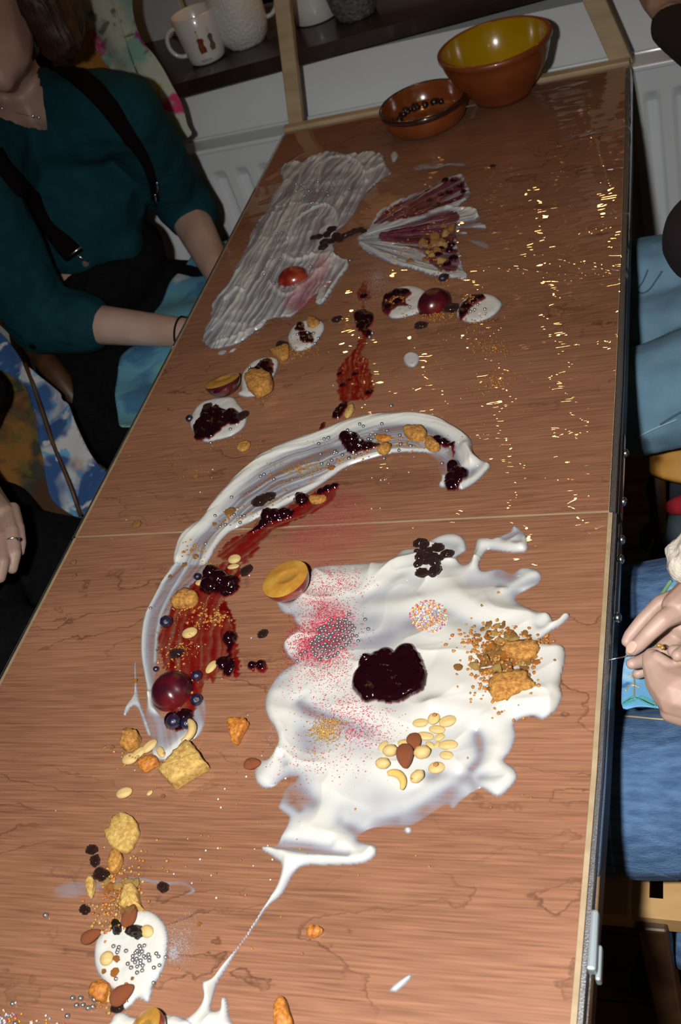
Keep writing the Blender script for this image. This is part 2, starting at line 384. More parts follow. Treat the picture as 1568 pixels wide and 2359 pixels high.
# radiator under the sill
rad = thing('radiator', 'white panel radiator with pressed vertical flutes under the dark window sill', 'radiator', (.3, 1.075, TZ - .62))
def radiator():
    x0, x1, z0, z1 = -.75, 1.25, TZ - .60, TZ - .03; yF = 1.045
    nx, nz = 480, 40; pit = .0475; V = []; xs = np.linspace(x0, x1, nx); zs = np.concatenate([np.linspace(z0, z1 - .11, 8), np.linspace(z1 - .10, z1 - .045, nz - 12), np.linspace(z1 - .04, z1, 4)])
    nz = len(zs)
    X, Z = np.meshgrid(xs, zs); ph = ((X - (.624 - pit / 2)) / pit) % 1.0
    prof = np.clip((np.abs(ph - .5) - .18) / .1, 0, 1); prof = prof * prof * (3 - 2 * prof)
    fade = np.clip((z1 - .045 - Z) / .02, 0, 1) * np.clip((Z - z0 - .04) / .03, 0, 1)
    Y = yF + .011 * (1 - prof) * fade
    V = np.stack([X.ravel(), Y.ravel(), Z.ravel()], 1)
    i = np.arange(nx - 1); j = np.arange(nz - 1); I, J = np.meshgrid(i, j); a = (J * nx + I).ravel()
    F = np.stack([a, a + 1, a + nx + 1, a + nx], 1)
    return me_from(V, F)
obj('front_panel', radiator(), M_RAD, rad)
obj('back_panel', box((.25, 1.10, TZ - .315), (2.0, .012, .57)), M_RAD, rad)
obj('top_grille', box((.25, 1.0725, TZ - .0345), (2.0, .052, .008), .002), M_RAD, rad)
bm = bmesh.new(); bx(bm, (.25, 1.044, TZ - .032), (2.0, .008, .010), .003); obj('front_lip', bm, M_RAD, rad)
bm = bmesh.new(); bx(bm, (.25, 1.100, TZ - .032), (2.0, .008, .010), .003); obj('rear_lip', bm, M_RAD, rad)
for x in (-.7, 1.2): obj('bracket_foot', box((x, 1.075, TZ - .685), (.03, .04, .14)), M_RAD, rad)

# ------------------------------------------------------------------ folding table
tab = thing('folding_table', 'long folding table of two reddish plywood panels with pale edges and metal side rail', 'table', (.3, 0, 0))
RX = [(.987, .596), (.75, .601), (.467, .604), (.2, .6055), (0, .605), (-.28, .602), (-.463, .597), (-.75, .590), (-1.05, .58)]
def rx(y): return float(np.interp(-y, [-a for a, b in RX], [b for a, b in RX]))
def panel(y0, y1, name):
    ys = [y for y, _ in RX if y0 < y < y1]
    R_ = [(rx(y1) - .006, y1)] + [(rx(y) - .006, y) for y in ys] + [(rx(y0) - .006, y0)]
    obj(name, prism([(.004, y1)] + R_ + [(.004, y0)], TZ - .006, TZ), M_PLY, tab)
    Rr = R_; pw = .0042 if y1 < 0 else .0008; rw = .0035 if y1 < 0 else .0055
    ed = [(x + .0001, y) for x, y in Rr] + [(x + pw, y) for x, y in Rr[::-1]]
    obj('edge_strip', prism(ed, TZ - .020, TZ - .0002), M_PALE, tab)
    obj('edge_strip', prism([(0, y0), (.0038, y0), (.0038, y1), (0, y1)], TZ - .02, TZ - .0002), M_PALE, tab)
    ed = [(x + pw + .0003, y) for x, y in Rr] + [(x + pw + rw, y) for x, y in Rr[::-1]]
    obj('side_rail', prism(ed, TZ - .012, TZ - .002), M_METAL, tab)
    obj('side_rail', prism([(-.006, y0), (-.0004, y0), (-.0004, y1), (-.006, y1)], TZ - .045, TZ - .004), M_METAL, tab)
    ed = [(x + .0002, y) for x, y in Rr] + [(x + pw + rw + .0012, y) for x, y in Rr[::-1]]
    obj('black_trim', prism(ed, TZ - .050, TZ - .0205), M_BLACK, tab)
    ed = [(x + pw + .0003, y) for x, y in Rr] + [(x + pw + rw + .0012, y) for x, y in Rr[::-1]]
    obj('rail_bead', prism(ed, TZ - .0200, TZ - .0165), M_METAL, tab)
panel(.0015, .985, 'rear_panel'); panel(-1.05, -.0015, 'front_panel')
obj('seam_strip', box((.302, 0, TZ - .010), (.596, .0026, .019)), M_PALE, tab)
obj('end_rail', box((.298, .9955, TZ - .005), (.60, .019, .024), .002), M_PALE, tab)
for px, py in ((1425, 1042), (1423, 1153), (1431, 1240), (1415, 1286), (1408, 1420)):
    P = T(px, py, -.012); bm = bmesh.new(); bmesh.ops.create_uvsphere(bm, u_segments=16, v_segments=10, radius=.0046)
    bmesh.ops.scale(bm, vec=(.8, 1, 1), verts=bm.verts); bmesh.ops.translate(bm, vec=(rx(P[1]) + .0060, P[1], TZ - .014), verts=bm.verts)
    obj('rail_screw', smooth(bm), M_STEEL, tab)
for ya, yb in ((-.115, -.005), (.005, .12)):
    obj('hinge_plate', box((rx(0) + .0045, (ya + yb) / 2, TZ - .0145), (.002, yb - ya, .010), .001), M_STEEL, tab)
P = T(1350, 2165, -.006); bm = box((P[0] + .004, P[1], TZ - .008), (.0075, .042, .010), .002)
bx(bm, (P[0] + .008, P[1] - .012, TZ - .017), (.004, .024, .010), .0015)
obj('case_clasp', bm, mat('dull_steel', (.34, .40, .44), .45, .35), tab)
for x, y in ((.05, .9), (.55, .9), (.05, -.9), (.55, -.9), (.05, .06), (.55, .06)):
    obj('leg', box((x, y, (TZ - .06) / 2), (.028, .028, TZ - .06), .002), M_DARKW, tab)
obj('under_rail', box((.02, 0, TZ - .045), (.02, 1.9, .05)), M_BLACK, tab); obj('under_rail', box((.575, 0, TZ - .045), (.02, 1.9, .05)), M_BLACK, tab)

# leaning wooden frame at the end of the table
fr = thing('post_stand', 'pale wooden stand of two inward leaning posts at the far table end', 'stand', (.3, 1.02, TZ))
def post(pa, pb, wpx, depth, name):
    Y = 1.012
    a = TY(*pa, Y); b = TY(*pb, Y); d = (b - a) / np.linalg.norm(b - a); a = a - d * .35
    b[2] = TZ - .012
    sx = np.array([d[2], 0, -d[0]]); sx = sx * (1 if sx[0] > 0 else -1); w = wpx * .5 * mpp(b)
    V = []
    for q in (a, b):
        for sgx, yy in ((-1, 0), (1, 0), (1, depth), (-1, depth)): V.append(q + sx * w * sgx + np.array([0, yy, 0]))
    bm = bmesh.new(); vs = [bm.verts.new(v) for v in V]
    for f in ((0, 1, 2, 3), (7, 6, 5, 4), (0, 4, 5, 1), (1, 5, 6, 2), (2, 6, 7, 3), (3, 7, 4, 0)): bm.faces.new([vs[i] for i in f])
    bmesh.ops.recalc_face_normals(bm, faces=bm.faces[:]); bmesh.ops.bevel(bm, geom=bm.edges[:], offset=.0012, segments=1, affect='EDGES')
    obj(name, bm, M_PALE, fr)
post((645, 0), (677, 285), 34, .018, 'post'); post((1369, 0), (1435, 148), 46, .022, 'post')

# clear film over the table
FX = lambda X, Y: .0010 + .0011 * (fbm(X * 16, Y * 34, 5, 2)) * slackf(X, Y)
def slackf(X, Y):
    s = np.clip((Y + .25) / .35, 0, 1) * (.35 + .65 * np.clip((X - .12) / .3, 0, 1))
    return np.clip(s, .06, 1)
def film():
    g = .004; xs = np.arange(-.008, .6085, g); ys = np.arange(-1.0, .99, g); X, Y = np.meshgrid(xs, ys)
    Xc = X.copy()
    Z = FX(X, Y) + TZ
    e = np.array([rx(y) for y in ys])[:, None]
    # creases near the right edge where the film is tucked over the rail
    for (x1, y1, x2, y2, a, w) in cre:
        t = np.clip(((X - x1) * (x2 - x1) + (Y - y1) * (y2 - y1)) / ((x2 - x1) ** 2 + (y2 - y1) ** 2), 0, 1)
        d = np.hypot(X - x1 - t * (x2 - x1), Y - y1 - t * (y2 - y1)); Z += a * np.exp(-(d / w) ** 2) * (.4 + .6 * t)
    over = np.clip(X - e, 0, 1); Z = Z - over * 2.2 - np.clip(-X, 0, 1) * 2.2
    Xc = np.where(X > e, e + over * .1 + .003, X); Xc = np.where(X < 0, X * .1 - .0008, Xc)
    V = np.stack([Xc.ravel(), Y.ravel(), Z.ravel()], 1); nx = len(xs); ny = len(ys)
    I, J = np.meshgrid(np.arange(nx - 1), np.arange(ny - 1)); a = (J * nx + I).ravel(); F = np.stack([a, a + 1, a + nx + 1, a + nx], 1)
    me = me_from(V, F); at = me.attributes.new('slack', 'FLOAT', 'POINT'); at.data.foreach_set('value', (.85 * slackf(X, Y)).ravel().astype(np.float32))
    return me
cre = []
for (a, b, c2, d, h, w) in ((1240, 1262, 1398, 1224, .004, .0025), (1290, 1262, 1398, 1240, .002, .002), (1318, 1152, 1402, 1147, .0012, .001), (1340, 540, 1440, 500, .003, .006), (1250, 590, 1440, 640, .002, .006),
                            (1300, 330, 1440, 300, .003, .006), (1330, 200, 1400, 420, .002, .008), (620, 410, 700, 360, .003, .005), (600, 470, 690, 440, .002, .004), (900, 520, 1300, 480, .002, .006), (880, 590, 1330, 640, .002, .005)):
    p = T(a, b); q = T(c2, d); cre.append((p[0], p[1], q[0], q[1], h, w))
tag(obj('plastic_film', film(), M_FILM, loc=(.3, 0, TZ)), 'clear wrinkled plastic film stretched over the plywood table top', 'film')

# ------------------------------------------------------------------ height map of everything spread on the table
G = .001; GX0, GY0 = -.02, -.56; NX, NY = 680, 1600
gx = GX0 + np.arange(NX) * G; gy = GY0 + np.arange(NY) * G
_X, _Y = np.meshgrid(gx, gy); HM = FX(_X, _Y) + .0003
def hz(x, y):
    i = int(round((x - GX0) / G)); j = int(round((y - GY0) / G)); return TZ + float(HM[min(max(j, 0), NY - 1), min(max(i, 0), NX - 1)])
def xy(pts): return np.array([T(a, b, .002)[:2] for a, b in pts])
def dseg(X, Y, P, closed=False, t_out=False):
    """distance to polyline (N pts) and running length"""
    D = np.full(X.shape, 1e9); S = np.zeros(X.shape); SG = np.zeros(X.shape); n = len(P); acc = 0
    for i in range(n if closed else n - 1):
        a = P[i]; b = P[(i + 1) % n]; d = b - a; l2 = d @ d
        if l2 < 1e-12: continue
        t = np.clip(((X - a[0]) * d[0] + (Y - a[1]) * d[1]) / l2, 0, 1)
        ex = X - a[0] - t * d[0]; ey = Y - a[1] - t * d[1]; dd = ex * ex + ey * ey
        m = dd < D; D = np.where(m, dd, D)
        if t_out: l = math.sqrt(l2); S = np.where(m, acc + t * l, S); SG = np.where(m, (d[0] * ey - d[1] * ex) / l, SG); acc += l
    return (np.sqrt(D), S, SG) if t_out else np.sqrt(D)
def inside(X, Y, P):
    r = np.zeros(X.shape, bool); n = len(P)
    for i in range(n):
        x1, y1 = P[i]; x2, y2 = P[(i + 1) % n]
        if y1 == y2: continue
        c_ = ((y1 > Y) != (y2 > Y)) & (X < (x2 - x1) * (Y - y1) / (y2 - y1) + x1); r ^= c_
    return r
def smear(name, label, cat, outline, h=.003, ew=.006, ta=.0012, m=None, ridges=(), thins=(), streak=None, fan=None, lumps=(), nz=.25, nsc=60, thf=None, sub=5, parent=None, group=None, kind=None, rough=.0, floor_t=0.0, fold=0):
    global HM
    P = xy(outline); P = cr_spline(P, sub, True)
    i0 = max(int((P[:, 0].min() - GX0) / G) - 3, 0); i1 = min(int((P[:, 0].max() - GX0) / G) + 4, NX)
    j0 = max(int((P[:, 1].min() - GY0) / G) - 3, 0); j1 = min(int((P[:, 1].max() - GY0) / G) + 4, NY)
    X = _X[j0:j1, i0:i1]; Y = _Y[j0:j1, i0:i1]
    if rough: Xq = X + rough * (fbm(X * 260, Y * 260, 11, 2) - .5); Yq = Y + rough * (fbm(X * 260, Y * 260, 17, 2) - .5)
    else: Xq, Yq = X, Y
    sd = dseg(Xq, Yq, P, True); ins = inside(Xq, Yq, P); sd = np.where(ins, sd, -sd)
    e = np.clip(sd / ew, 0, 1); e = np.sqrt(1 - (1 - e) ** 2)
    t = h * (1 + nz * (fbm(X * nsc, Y * nsc, 3) - .5) * 2)
    if fold:        # soft creases and shelves left by the spoon
        wx = X + .03 * (fbm(X * 11, Y * 11, 61, 2) - .5) * 2; wy = Y + .03 * (fbm(X * 11, Y * 11, 67, 2) - .5) * 2
        f = 1 - np.abs(2 * fbm(wx * 17, wy * 26, 71, 2) - 1); g_ = 1 - np.abs(2 * fbm(wx * 34, wy * 45, 77, 1) - 1)
        t = t * (1 - fold) + t * fold * (2.0 * f ** 3 + .5 * g_ ** 2)
    if streak:      # (centre line px, comb spacing, length scale, depth 0..1)
        D, S, SG = dseg(X, Y, cr_spline(xy(streak[0]), 5), t_out=True); u = SG + .006 * (fbm(X * 28, Y * 28, 23, 3) - .5) * 2
        f = .6 * vn(u / streak[1], S / streak[2], 31) + .4 * vn(u / streak[1] * 2.3, S / streak[2] * 1.3, 37)
        f = np.clip((f - .5) * 2.2 + .5, 0, 1); t = t * (1 - streak[3] + streak[3] * f)
    if fan:         # (apex px, angular lines, depth)
        A = T(*fan[0])[:2]; an = np.arctan2(Y - A[1], X - A[0]); rr = np.hypot(X - A[0], Y - A[1])
        an = an + .03 * (fbm(X * 90, Y * 90, 29, 2) - .5)
        f = .65 * vn(an * fan[1], rr * 12, 41) + .35 * vn(an * fan[1] * 2.1, rr * 20, 43); f = np.clip((f - .5) * 2.2 + .5, 0, 1)
        t = t * (1 - fan[2] + fan[2] * f)
    for pts, w, a in thins:
        D = dseg(X, Y, cr_spline(xy(pts), 4) if len(pts) > 2 else xy(pts)); t = t * (1 - a * np.exp(-(D / w) ** 2))
    for pts, w, a in ridges:
        D = dseg(X, Y, cr_spline(xy(pts), 4) if len(pts) > 2 else xy(pts)); t = t + a * np.exp(-(D / w) ** 2)
    t = np.maximum(t, floor_t) * e
    for (a, b, r_, hh) in lumps:
        c_ = T(a, b, .002); q = 1 - ((X - c_[0]) ** 2 + (Y - c_[1]) ** 2) / r_ ** 2; lp = hh * np.sqrt(np.clip(q, 0, 1)); t = np.where(sd > -.001, np.maximum(t, lp), t)
    base = HM[j0:j1, i0:i1]; Z = base + t
    al = 1 - np.exp(-t / ta)
    if thf is not None: al = al * thf(X, Y, sd)
    keep = t > 2e-6; ny, nx = t.shape
    fk = keep[:-1, :-1] | keep[1:, :-1] | keep[:-1, 1:] | keep[1:, 1:]
    J, I = np.nonzero(fk); a = J * nx + I; F = np.stack([a, a + 1, a + nx + 1, a + nx], 1)
    used = np.unique(F); remap = np.zeros(nx * ny, np.int64); remap[used] = np.arange(len(used)); F = remap[F]
    V = np.stack([X.ravel()[used], Y.ravel()[used], Z.ravel()[used] + TZ], 1)
    me = me_from(V, F); at = me.attributes.new('th', 'FLOAT', 'POINT'); at.data.foreach_set('value', al.ravel()[used].astype(np.float32))
    at = me.attributes.new('tk', 'FLOAT', 'POINT'); at.data.foreach_set('value', (1 - np.exp(-t / .0025)).ravel()[used].astype(np.float32))
    HM[j0:j1, i0:i1] = np.where(keep, Z, base)
    o = obj(name, me, m or M_CREAM, parent)
    if parent is None: tag(o, label, cat, group, kind)
    return o
def Z2(pts, ox, oy, k): return [(ox + a / k, oy + b / k) for a, b in pts]

# ================================================================== people, cloth, chairs beside the table
def W3(j):      # (px, py, z) -> world
    return Vector([float(v) for v in T(j[0], j[1], j[2])])
def solid(chains, voxel, name='body', sm=6, jitter=0, jsc=40):
    """one continuous skin: each chain is a list of (point, radius); neighbours are hulled, everything is fused by a voxel remesh"""
    bm = bmesh.new(); ib = bmesh.new(); bmesh.ops.create_icosphere(ib, subdivisions=2, radius=1); base = [v.co.copy() for v in ib.verts]; ib.free()
    for ch in chains:
        pts = []
        for P, r in ch:
            R3 = r if hasattr(r, '__len__') else (r, r, r); P = Vector(P)
            pts.append([P + Vector((b.x * R3[0], b.y * R3[1], b.z * R3[2])) for b in base])
        if len(pts) == 1: pts.append(pts[0])
        for A, B in zip(pts[:-1], pts[1:]):
            vs = [bm.verts.new(v) for v in A + (B if B is not A else [])]
            r = bmesh.ops.convex_hull(bm, input=vs); dead = list({g for g in r['geom_interior'] + r['geom_unused'] if isinstance(g, bmesh.types.BMVert)})
            bmesh.ops.delete(bm, geom=dead, context='VERTS')
    bmesh.ops.recalc_face_normals(bm, faces=bm.faces[:])
    me = bpy.data.meshes.new(name); bm.to_mesh(me); bm.free()
    o = bpy.data.objects.new('tmp', me); COL.objects.link(o)
    md = o.modifiers.new('r', 'REMESH'); md.mode = 'VOXEL'; md.voxel_size = voxel; md.use_smooth_shade = True
    ms = o.modifiers.new('s', 'SMOOTH'); ms.factor = .5; ms.iterations = sm
    dg = bpy.context.evaluated_depsgraph_get(); out = bpy.data.meshes.new_from_object(o.evaluated_get(dg)); bpy.data.objects.remove(o); bpy.data.meshes.remove(me)
    if jitter: jit(out, jitter, jsc)
    out.polygons.foreach_set('use_smooth', [True] * len(out.polygons)); return out
def px_in(me, poly, facing=True):
    n = len(me.polygons); c_ = np.empty(n * 3); me.polygons.foreach_get('center', c_); c_ = c_.reshape(-1, 3); nn = np.empty(n * 3); me.polygons.foreach_get('normal', nn); nn = nn.reshape(-1, 3)
    q = PX(c_); m = inside(q[:, 0], q[:, 1], poly)
    if facing: m &= ((CAM - c_) * nn).sum(1) > 0
    return m
def cut(me, poly):
    m = px_in(me, poly); bm = bmesh.new(); bm.from_mesh(me); bm.faces.ensure_lookup_table()
    bmesh.ops.delete(bm, geom=[bm.faces[i] for i in np.nonzero(m)[0]], context='FACES')
    for _ in range(3): bmesh.ops.smooth_vert(bm, verts=[v for v in bm.verts if v.is_boundary], factor=.5, use_axis_x=True, use_axis_y=True, use_axis_z=True)
    bm.to_mesh(me); bm.free(); return me
def inside(X, Y, P):
    r = np.zeros(X.shape, bool); n = len(P)
    for i in range(n):
        x1, y1 = P[i]; x2, y2 = P[(i + 1) % n]
        if y1 == y2: continue
        r ^= ((y1 > Y) != (y2 > Y)) & (X < (x2 - x1) * (Y - y1) / (y2 - y1) + x1)
    return r
def bvh(*mes):
    bm = bmesh.new()
    for m in mes:
        n0 = len(bm.verts); bm.from_mesh(m); off = Vector(m['off']) if 'off' in m else Vector((0, 0, 0))
        bm.verts.ensure_lookup_table()
        for v in bm.verts[n0:]: v.co += off
    t = BVHTree.FromBMesh(bm); bm.free(); return t
def on(bv, x, y):
    d = Vector(ray(x, y)).normalized(); h = bv.ray_cast(Vector(CAM), d); return (h[0], h[1]) if h[0] is not None else (None, None)
def ribbon(bv, pts, wpx, thick=.0022, lift=.0015, n=6):
    """strap lying on a surface"""
    S = cr_spline(pts, n); L_ = []
    for i, p in enumerate(S):
        h, no = on(bv, *p[:2])
        if h is None: continue
        L_.append([h, no, p[2] if len(p) > 2 else wpx])
    if len(L_) < 3: print('RIBBON MISS', pts[0], len(L_)); return box((0, 0, -.5), (.01, .01, .01)) 
    print('ribbon', len(L_), len(S))
    for _ in range(4):
        for i in range(1, len(L_) - 1): L_[i][0] = (L_[i - 1][0] + L_[i][0] * 2 + L_[i + 1][0]) / 4; L_[i][1] = (L_[i - 1][1] + L_[i][1] + L_[i + 1][1]).normalized()
    V = []; F = []
    for i, (h, no, w) in enumerate(L_):
        t = (L_[min(i + 1, len(L_) - 1)][0] - L_[max(i - 1, 0)][0]).normalized(); sd = t.cross(no).normalized(); ww = w * .5 * mpp(h)
        for k in (-1, -.5, 0, .5, 1):
            q = h + sd * ww * k; g = bv.find_nearest(q); q2 = g[0] + g[1] * (lift + thick) if g[0] is not None and (g[0] - q).length < .02 else q + no * (lift + thick)
            V.append(q2)
        for k in (1, 0, -1): V.append(h + sd * ww * k + no * (lift * .2))
    m = 8
    for i in range(len(L_) - 1):
        for k in range(m): F.append((i * m + k, i * m + (k + 1) % m, (i + 1) * m + (k + 1) % m, (i + 1) * m + k))
    F.append(tuple(range(m))[::-1]); F.append(tuple((len(L_) - 1) * m + k for k in range(m)))
    return me_from([tuple(v) for v in V], F)
def sheet(name, outline, plane, res, disp, thick, m, seed=0, sub=3):
    """cloth: outline seen from the photo dropped on a world plane (P0, normal, u axis), waved by disp(u,v) along the normal and given thickness"""
    P0, nn, u = [np.array(a, float) for a in plane]; nn /= np.linalg.norm(nn); u = u - nn * (u @ nn); u /= np.linalg.norm(u); v = np.cross(nn, u)
    Q = np.array([TP(a, b, P0, nn) - P0 for a, b in outline]); UV = np.stack([Q @ u, Q @ v], 1); UV = cr_spline(UV, sub, True)
    x0, y0 = UV.min(0) - res; x1, y1 = UV.max(0) + res * 2; xs = np.arange(x0, x1, res); ys = np.arange(y0, y1, res); X, Y = np.meshgrid(xs, ys)
    ins = inside(X, Y, UV); fk = ins[:-1, :-1] | ins[1:, :-1] | ins[:-1, 1:] | ins[1:, 1:]
    nx = len(xs); J, I = np.nonzero(fk); a = J * nx + I; F = np.stack([a, a + 1, a + nx + 1, a + nx], 1)
    xf = X.ravel().copy(); yf = Y.ravel().copy(); used = np.unique(F); insf = ins.ravel()
    for k in used:      # pull the outer ring onto the outline
        if not insf[k]:
            p = np.array([xf[k], yf[k]]); best = None
            A = UV; B = np.roll(UV, -1, 0); d = B - A; t = np.clip(((p - A) * d).sum(1) / np.maximum((d * d).sum(1), 1e-12), 0, 1); q = A + d * t[:, None]; dd = ((q - p) ** 2).sum(1); i = dd.argmin(); xf[k], yf[k] = q[i]
    dz = disp(xf, yf); V = P0 + xf[:, None] * u + yf[:, None] * v + dz[:, None] * nn
    rm = np.zeros(len(xf), int); rm[used] = np.arange(len(used)); me = me_from(V[used], rm[F])
    o = bpy.data.objects.new('t', me); COL.objects.link(o); so = o.modifiers.new('s', 'SOLIDIFY'); so.thickness = thick
    dg = bpy.context.evaluated_depsgraph_get(); out = bpy.data.meshes.new_from_object(o.evaluated_get(dg)); bpy.data.objects.remove(o); bpy.data.meshes.remove(me)
    out.polygons.foreach_set('use_smooth', [True] * len(out.polygons)); return out

# cloth patterns
def pat(name, base, blobs, rough=.9, wave=0):
    """blobs: list of (colour, noise scale, lo, hi, offset)"""
    m = bpy.data.materials.new(name); m.use_nodes = True; N, L, b = nodes(m); b.inputs['Roughness'].default_value = rough
    tc = N.new('ShaderNodeTexCoord'); prev = None
    rgb = N.new('ShaderNodeRGB'); rgb.outputs[0].default_value = (*base, 1); prev = rgb.outputs[0]
    for col, sc, lo, hi, off in blobs:
        mp = N.new('ShaderNodeMapping'); mp.inputs['Location'].default_value = (off, off * .7, off * 1.3); L.new(tc.outputs['Object'], mp.inputs[0])
        no = N.new('ShaderNodeTexNoise'); no.inputs['Scale'].default_value = sc; no.inputs['Detail'].default_value = 3; no.inputs['Distortion'].default_value = .6; L.new(mp.outputs[0], no.inputs['Vector'])
        cr = N.new('ShaderNodeValToRGB'); cr.color_ramp.elements[0].position = lo; cr.color_ramp.elements[1].position = hi; L.new(no.outputs[0], cr.inputs[0])
        mx = N.new('ShaderNodeMix'); mx.data_type = 'RGBA'; L.new(cr.outputs[0], mx.inputs[0]); L.new(prev, mx.inputs[6]); mx.inputs[7].default_value = (*col, 1); prev = mx.outputs[2]
    L.new(prev, b.inputs['Base Color'])
    nb = N.new('ShaderNodeTexNoise'); nb.inputs['Scale'].default_value = 500; L.new(tc.outputs['Object'], nb.inputs['Vector'])
    bp = N.new('ShaderNodeBump'); bp.inputs['Strength'].default_value = .3; bp.inputs['Distance'].default_value = .001; L.new(nb.outputs[0], bp.inputs['Height']); L.new(bp.outputs[0], b.inputs['Normal'])
    return m
M_FLORAL = pat('floral_cloth', (.50, .54, .45), [((.22, .42, .36), 14, .48, .60, 1), ((.16, .20, .12), 34, .60, .66, 5), ((.45, .44, .10), 22, .62, .68, 8), ((.60, .05, .17), 11, .56, .60, 12), ((.26, .03, .22), 13, .63, .67, 16), ((.55, .54, .47), 26, .60, .72, 20)])
M_SCARF = pat('blue_white_print', (.42, .43, .44), [((.30, .18, .11), 9, .60, .70, 3), ((.10, .30, .46), 26, .56, .62, 9), ((.02, .07, .20), 10, .47, .55, 14), ((.42, .43, .45), 40, .60, .66, 20)])
M_WATER = pat('watercolour_cloth', (.10, .30, .42), [((.16, .38, .26), 9, .50, .62, 2), ((.05, .17, .32), 16, .52, .64, 7), ((.52, .58, .62), 9, .58, .68, 13)])
M_BAG = pat('ochre_batik', (.20, .085, .012), [((.03, .03, .018), 14, .46, .58, 4), ((.10, .08, .012), 22, .55, .62, 8), ((.05, .018, .005), 7, .5, .6, 11)])
M_BLUE = pat('blue_batik', (.13, .36, .62), [((.32, .55, .78), 22, .45, .62, 3), ((.05, .16, .36), 60, .60, .66, 9)])

# ---- curtain, bookcase left of the window
up = (0, 0, 1)
cu = sheet('c', [(150,-60),(262,-60),(278,20),(300,110),(340,240),(382,330),(420,318),(410,300),(385,318),(368,300),(330,240),(300,200),(262,150),(225,80),(190,20)], ((-.25, .985, TZ + .15), (.1, -1, 0), (1, 0, 0)), .004, lambda u, v: .008 * np.sin(u * 95 + v * 9), .0015, M_FLORAL)
t = thing('curtain', 'floral curtain of pale green cloth with magenta blooms hanging in two folds by the sill', 'curtain', (-.25, 1.0, TZ))
obj('left_fold', sheet('c', [(150,-60),(250,-60),(262,0),(290,90),(330,200),(362,270),(384,329),(372,318),(340,280),(300,225),(262,178),(225,130),(195,70),(170,10)], ((-.25, .985, TZ + .15), (.12, -1, 0), (1, 0, 0)), .004, lambda u, v: .009 * np.sin(u * 70 + v * 14), .0015, M_FLORAL), M_FLORAL, t)
obj('right_fold', sheet('c', [(240,-60),(292,-60),(300,30),(322,90),(352,130),(375,165),(395,200),(418,240),(434,285),(444,306),(420,316),(384,329),(366,275),(334,200),(305,120),(278,50),(255,0)], ((-.22, .975, TZ + .15), (.0, -1, 0), (1, 0, 0)), .004, lambda u, v: .011 * np.sin(u * 60 + v * 16 + 1), .0015, M_FLORAL), M_FLORAL, t)
t = thing('bookcase', 'orange wooden bookcase upright between the seated woman and the floral curtain', 'bookcase', (-.52, 1.06, 0))
a = TY(128, -40, 1.0); b2 = TY(222, 150, 1.0)
bm = bmesh.new(); w = .026
vs = [bm.verts.new(p) for p in [(a[0] - w, 1.0, a[2] + .4), (a[0] + .03, 1.0, a[2] + .4), (b2[0] + .012, 1.0, b2[2] - .02), (b2[0] - .04, 1.0, b2[2] - .02)]]
f = bm.faces.new(vs); r = bmesh.ops.extrude_face_region(bm, geom=[f]); bmesh.ops.translate(bm, vec=(0, .12, 0), verts=[g for g in r['geom'] if isinstance(g, bmesh.types.BMVert)]); bmesh.ops.recalc_face_normals(bm, faces=bm.faces[:])
obj('upright', bm, M_OAK, t)
for z in (.35, .85, 1.22): obj('shelf', box((-.62, 1.06, z + .13), (.52, .12, .016), .001), M_OAK, t)
obj('back_board', box((-.62, 1.118, TZ + .1), (.52, .006, 1.3)), M_DARKW, t)
rb = random.Random(4)
for i, (lb, col, th_, hh) in enumerate((('tan paperback beside the bookcase upright', (.42, .25, .16), .024, .20), ('slate blue book left of the tan paperback', (.07, .12, .13), .022, .19), ('thin white book left of the slate blue book', (.45, .5, .5), .010, .18), ('dark green book further left on the shelf', (.03, .07, .05), .02, .2))):
    x = -.405 - i * .026; o = obj('book', box((x, 1.045, TZ + .238 + hh / 2), (th_, .09, hh), .002), mat('book_cover_%d' % i, col, .6)); tag(o, lb, 'book', None)

# ---- seated woman in teal blouse
t_w = thing('person', 'person in teal blouse with black braces sitting at the left, hands in lap', 'person', (-.3, .6, 0))
hd = W3((-62, 8, .40))
neck = W3((18, 170, .275)); chest = W3((55, 330, .155)); nk2 = W3((40, 235, .225))
j = W3
shR, elR, wrR, haR = j((-60, 430, .19)), j((92, 735, -.05)), j((440, 768, -.095)), j((540, 770, -.11))
shL, elL, wrL, haL = j((285, 255, .19)), j((420, 470, -.05)), j((520, 660, -.105)), j((560, 740, -.11))
pel = j((190, 700, -.14)); wai = j((205, 520, .0))
HF = Vector((.42, -.90, -.10)).normalized(); HS = Vector((.90, .42, 0)).normalized(); HU = Vector((0, 0, 1))
def hp(f, s_, u): return hd + HF * f + HS * s_ + HU * u
def fingers(h_, sg):
    L_ = []
    for k in range(4):
        c0 = h_ + Vector((.02, (k - 1.5) * .017, 0)); L_.append([(c0, .0095), (c0 + Vector((.035, 0, -.004)), .0085), (c0 + Vector((.055, 0, -.02)), .0075)])
    L_.append([(h_ + Vector((-.01, sg * .035, 0)), .011), (h_ + Vector((.03, sg * .055, -.004)), .009)]); return L_
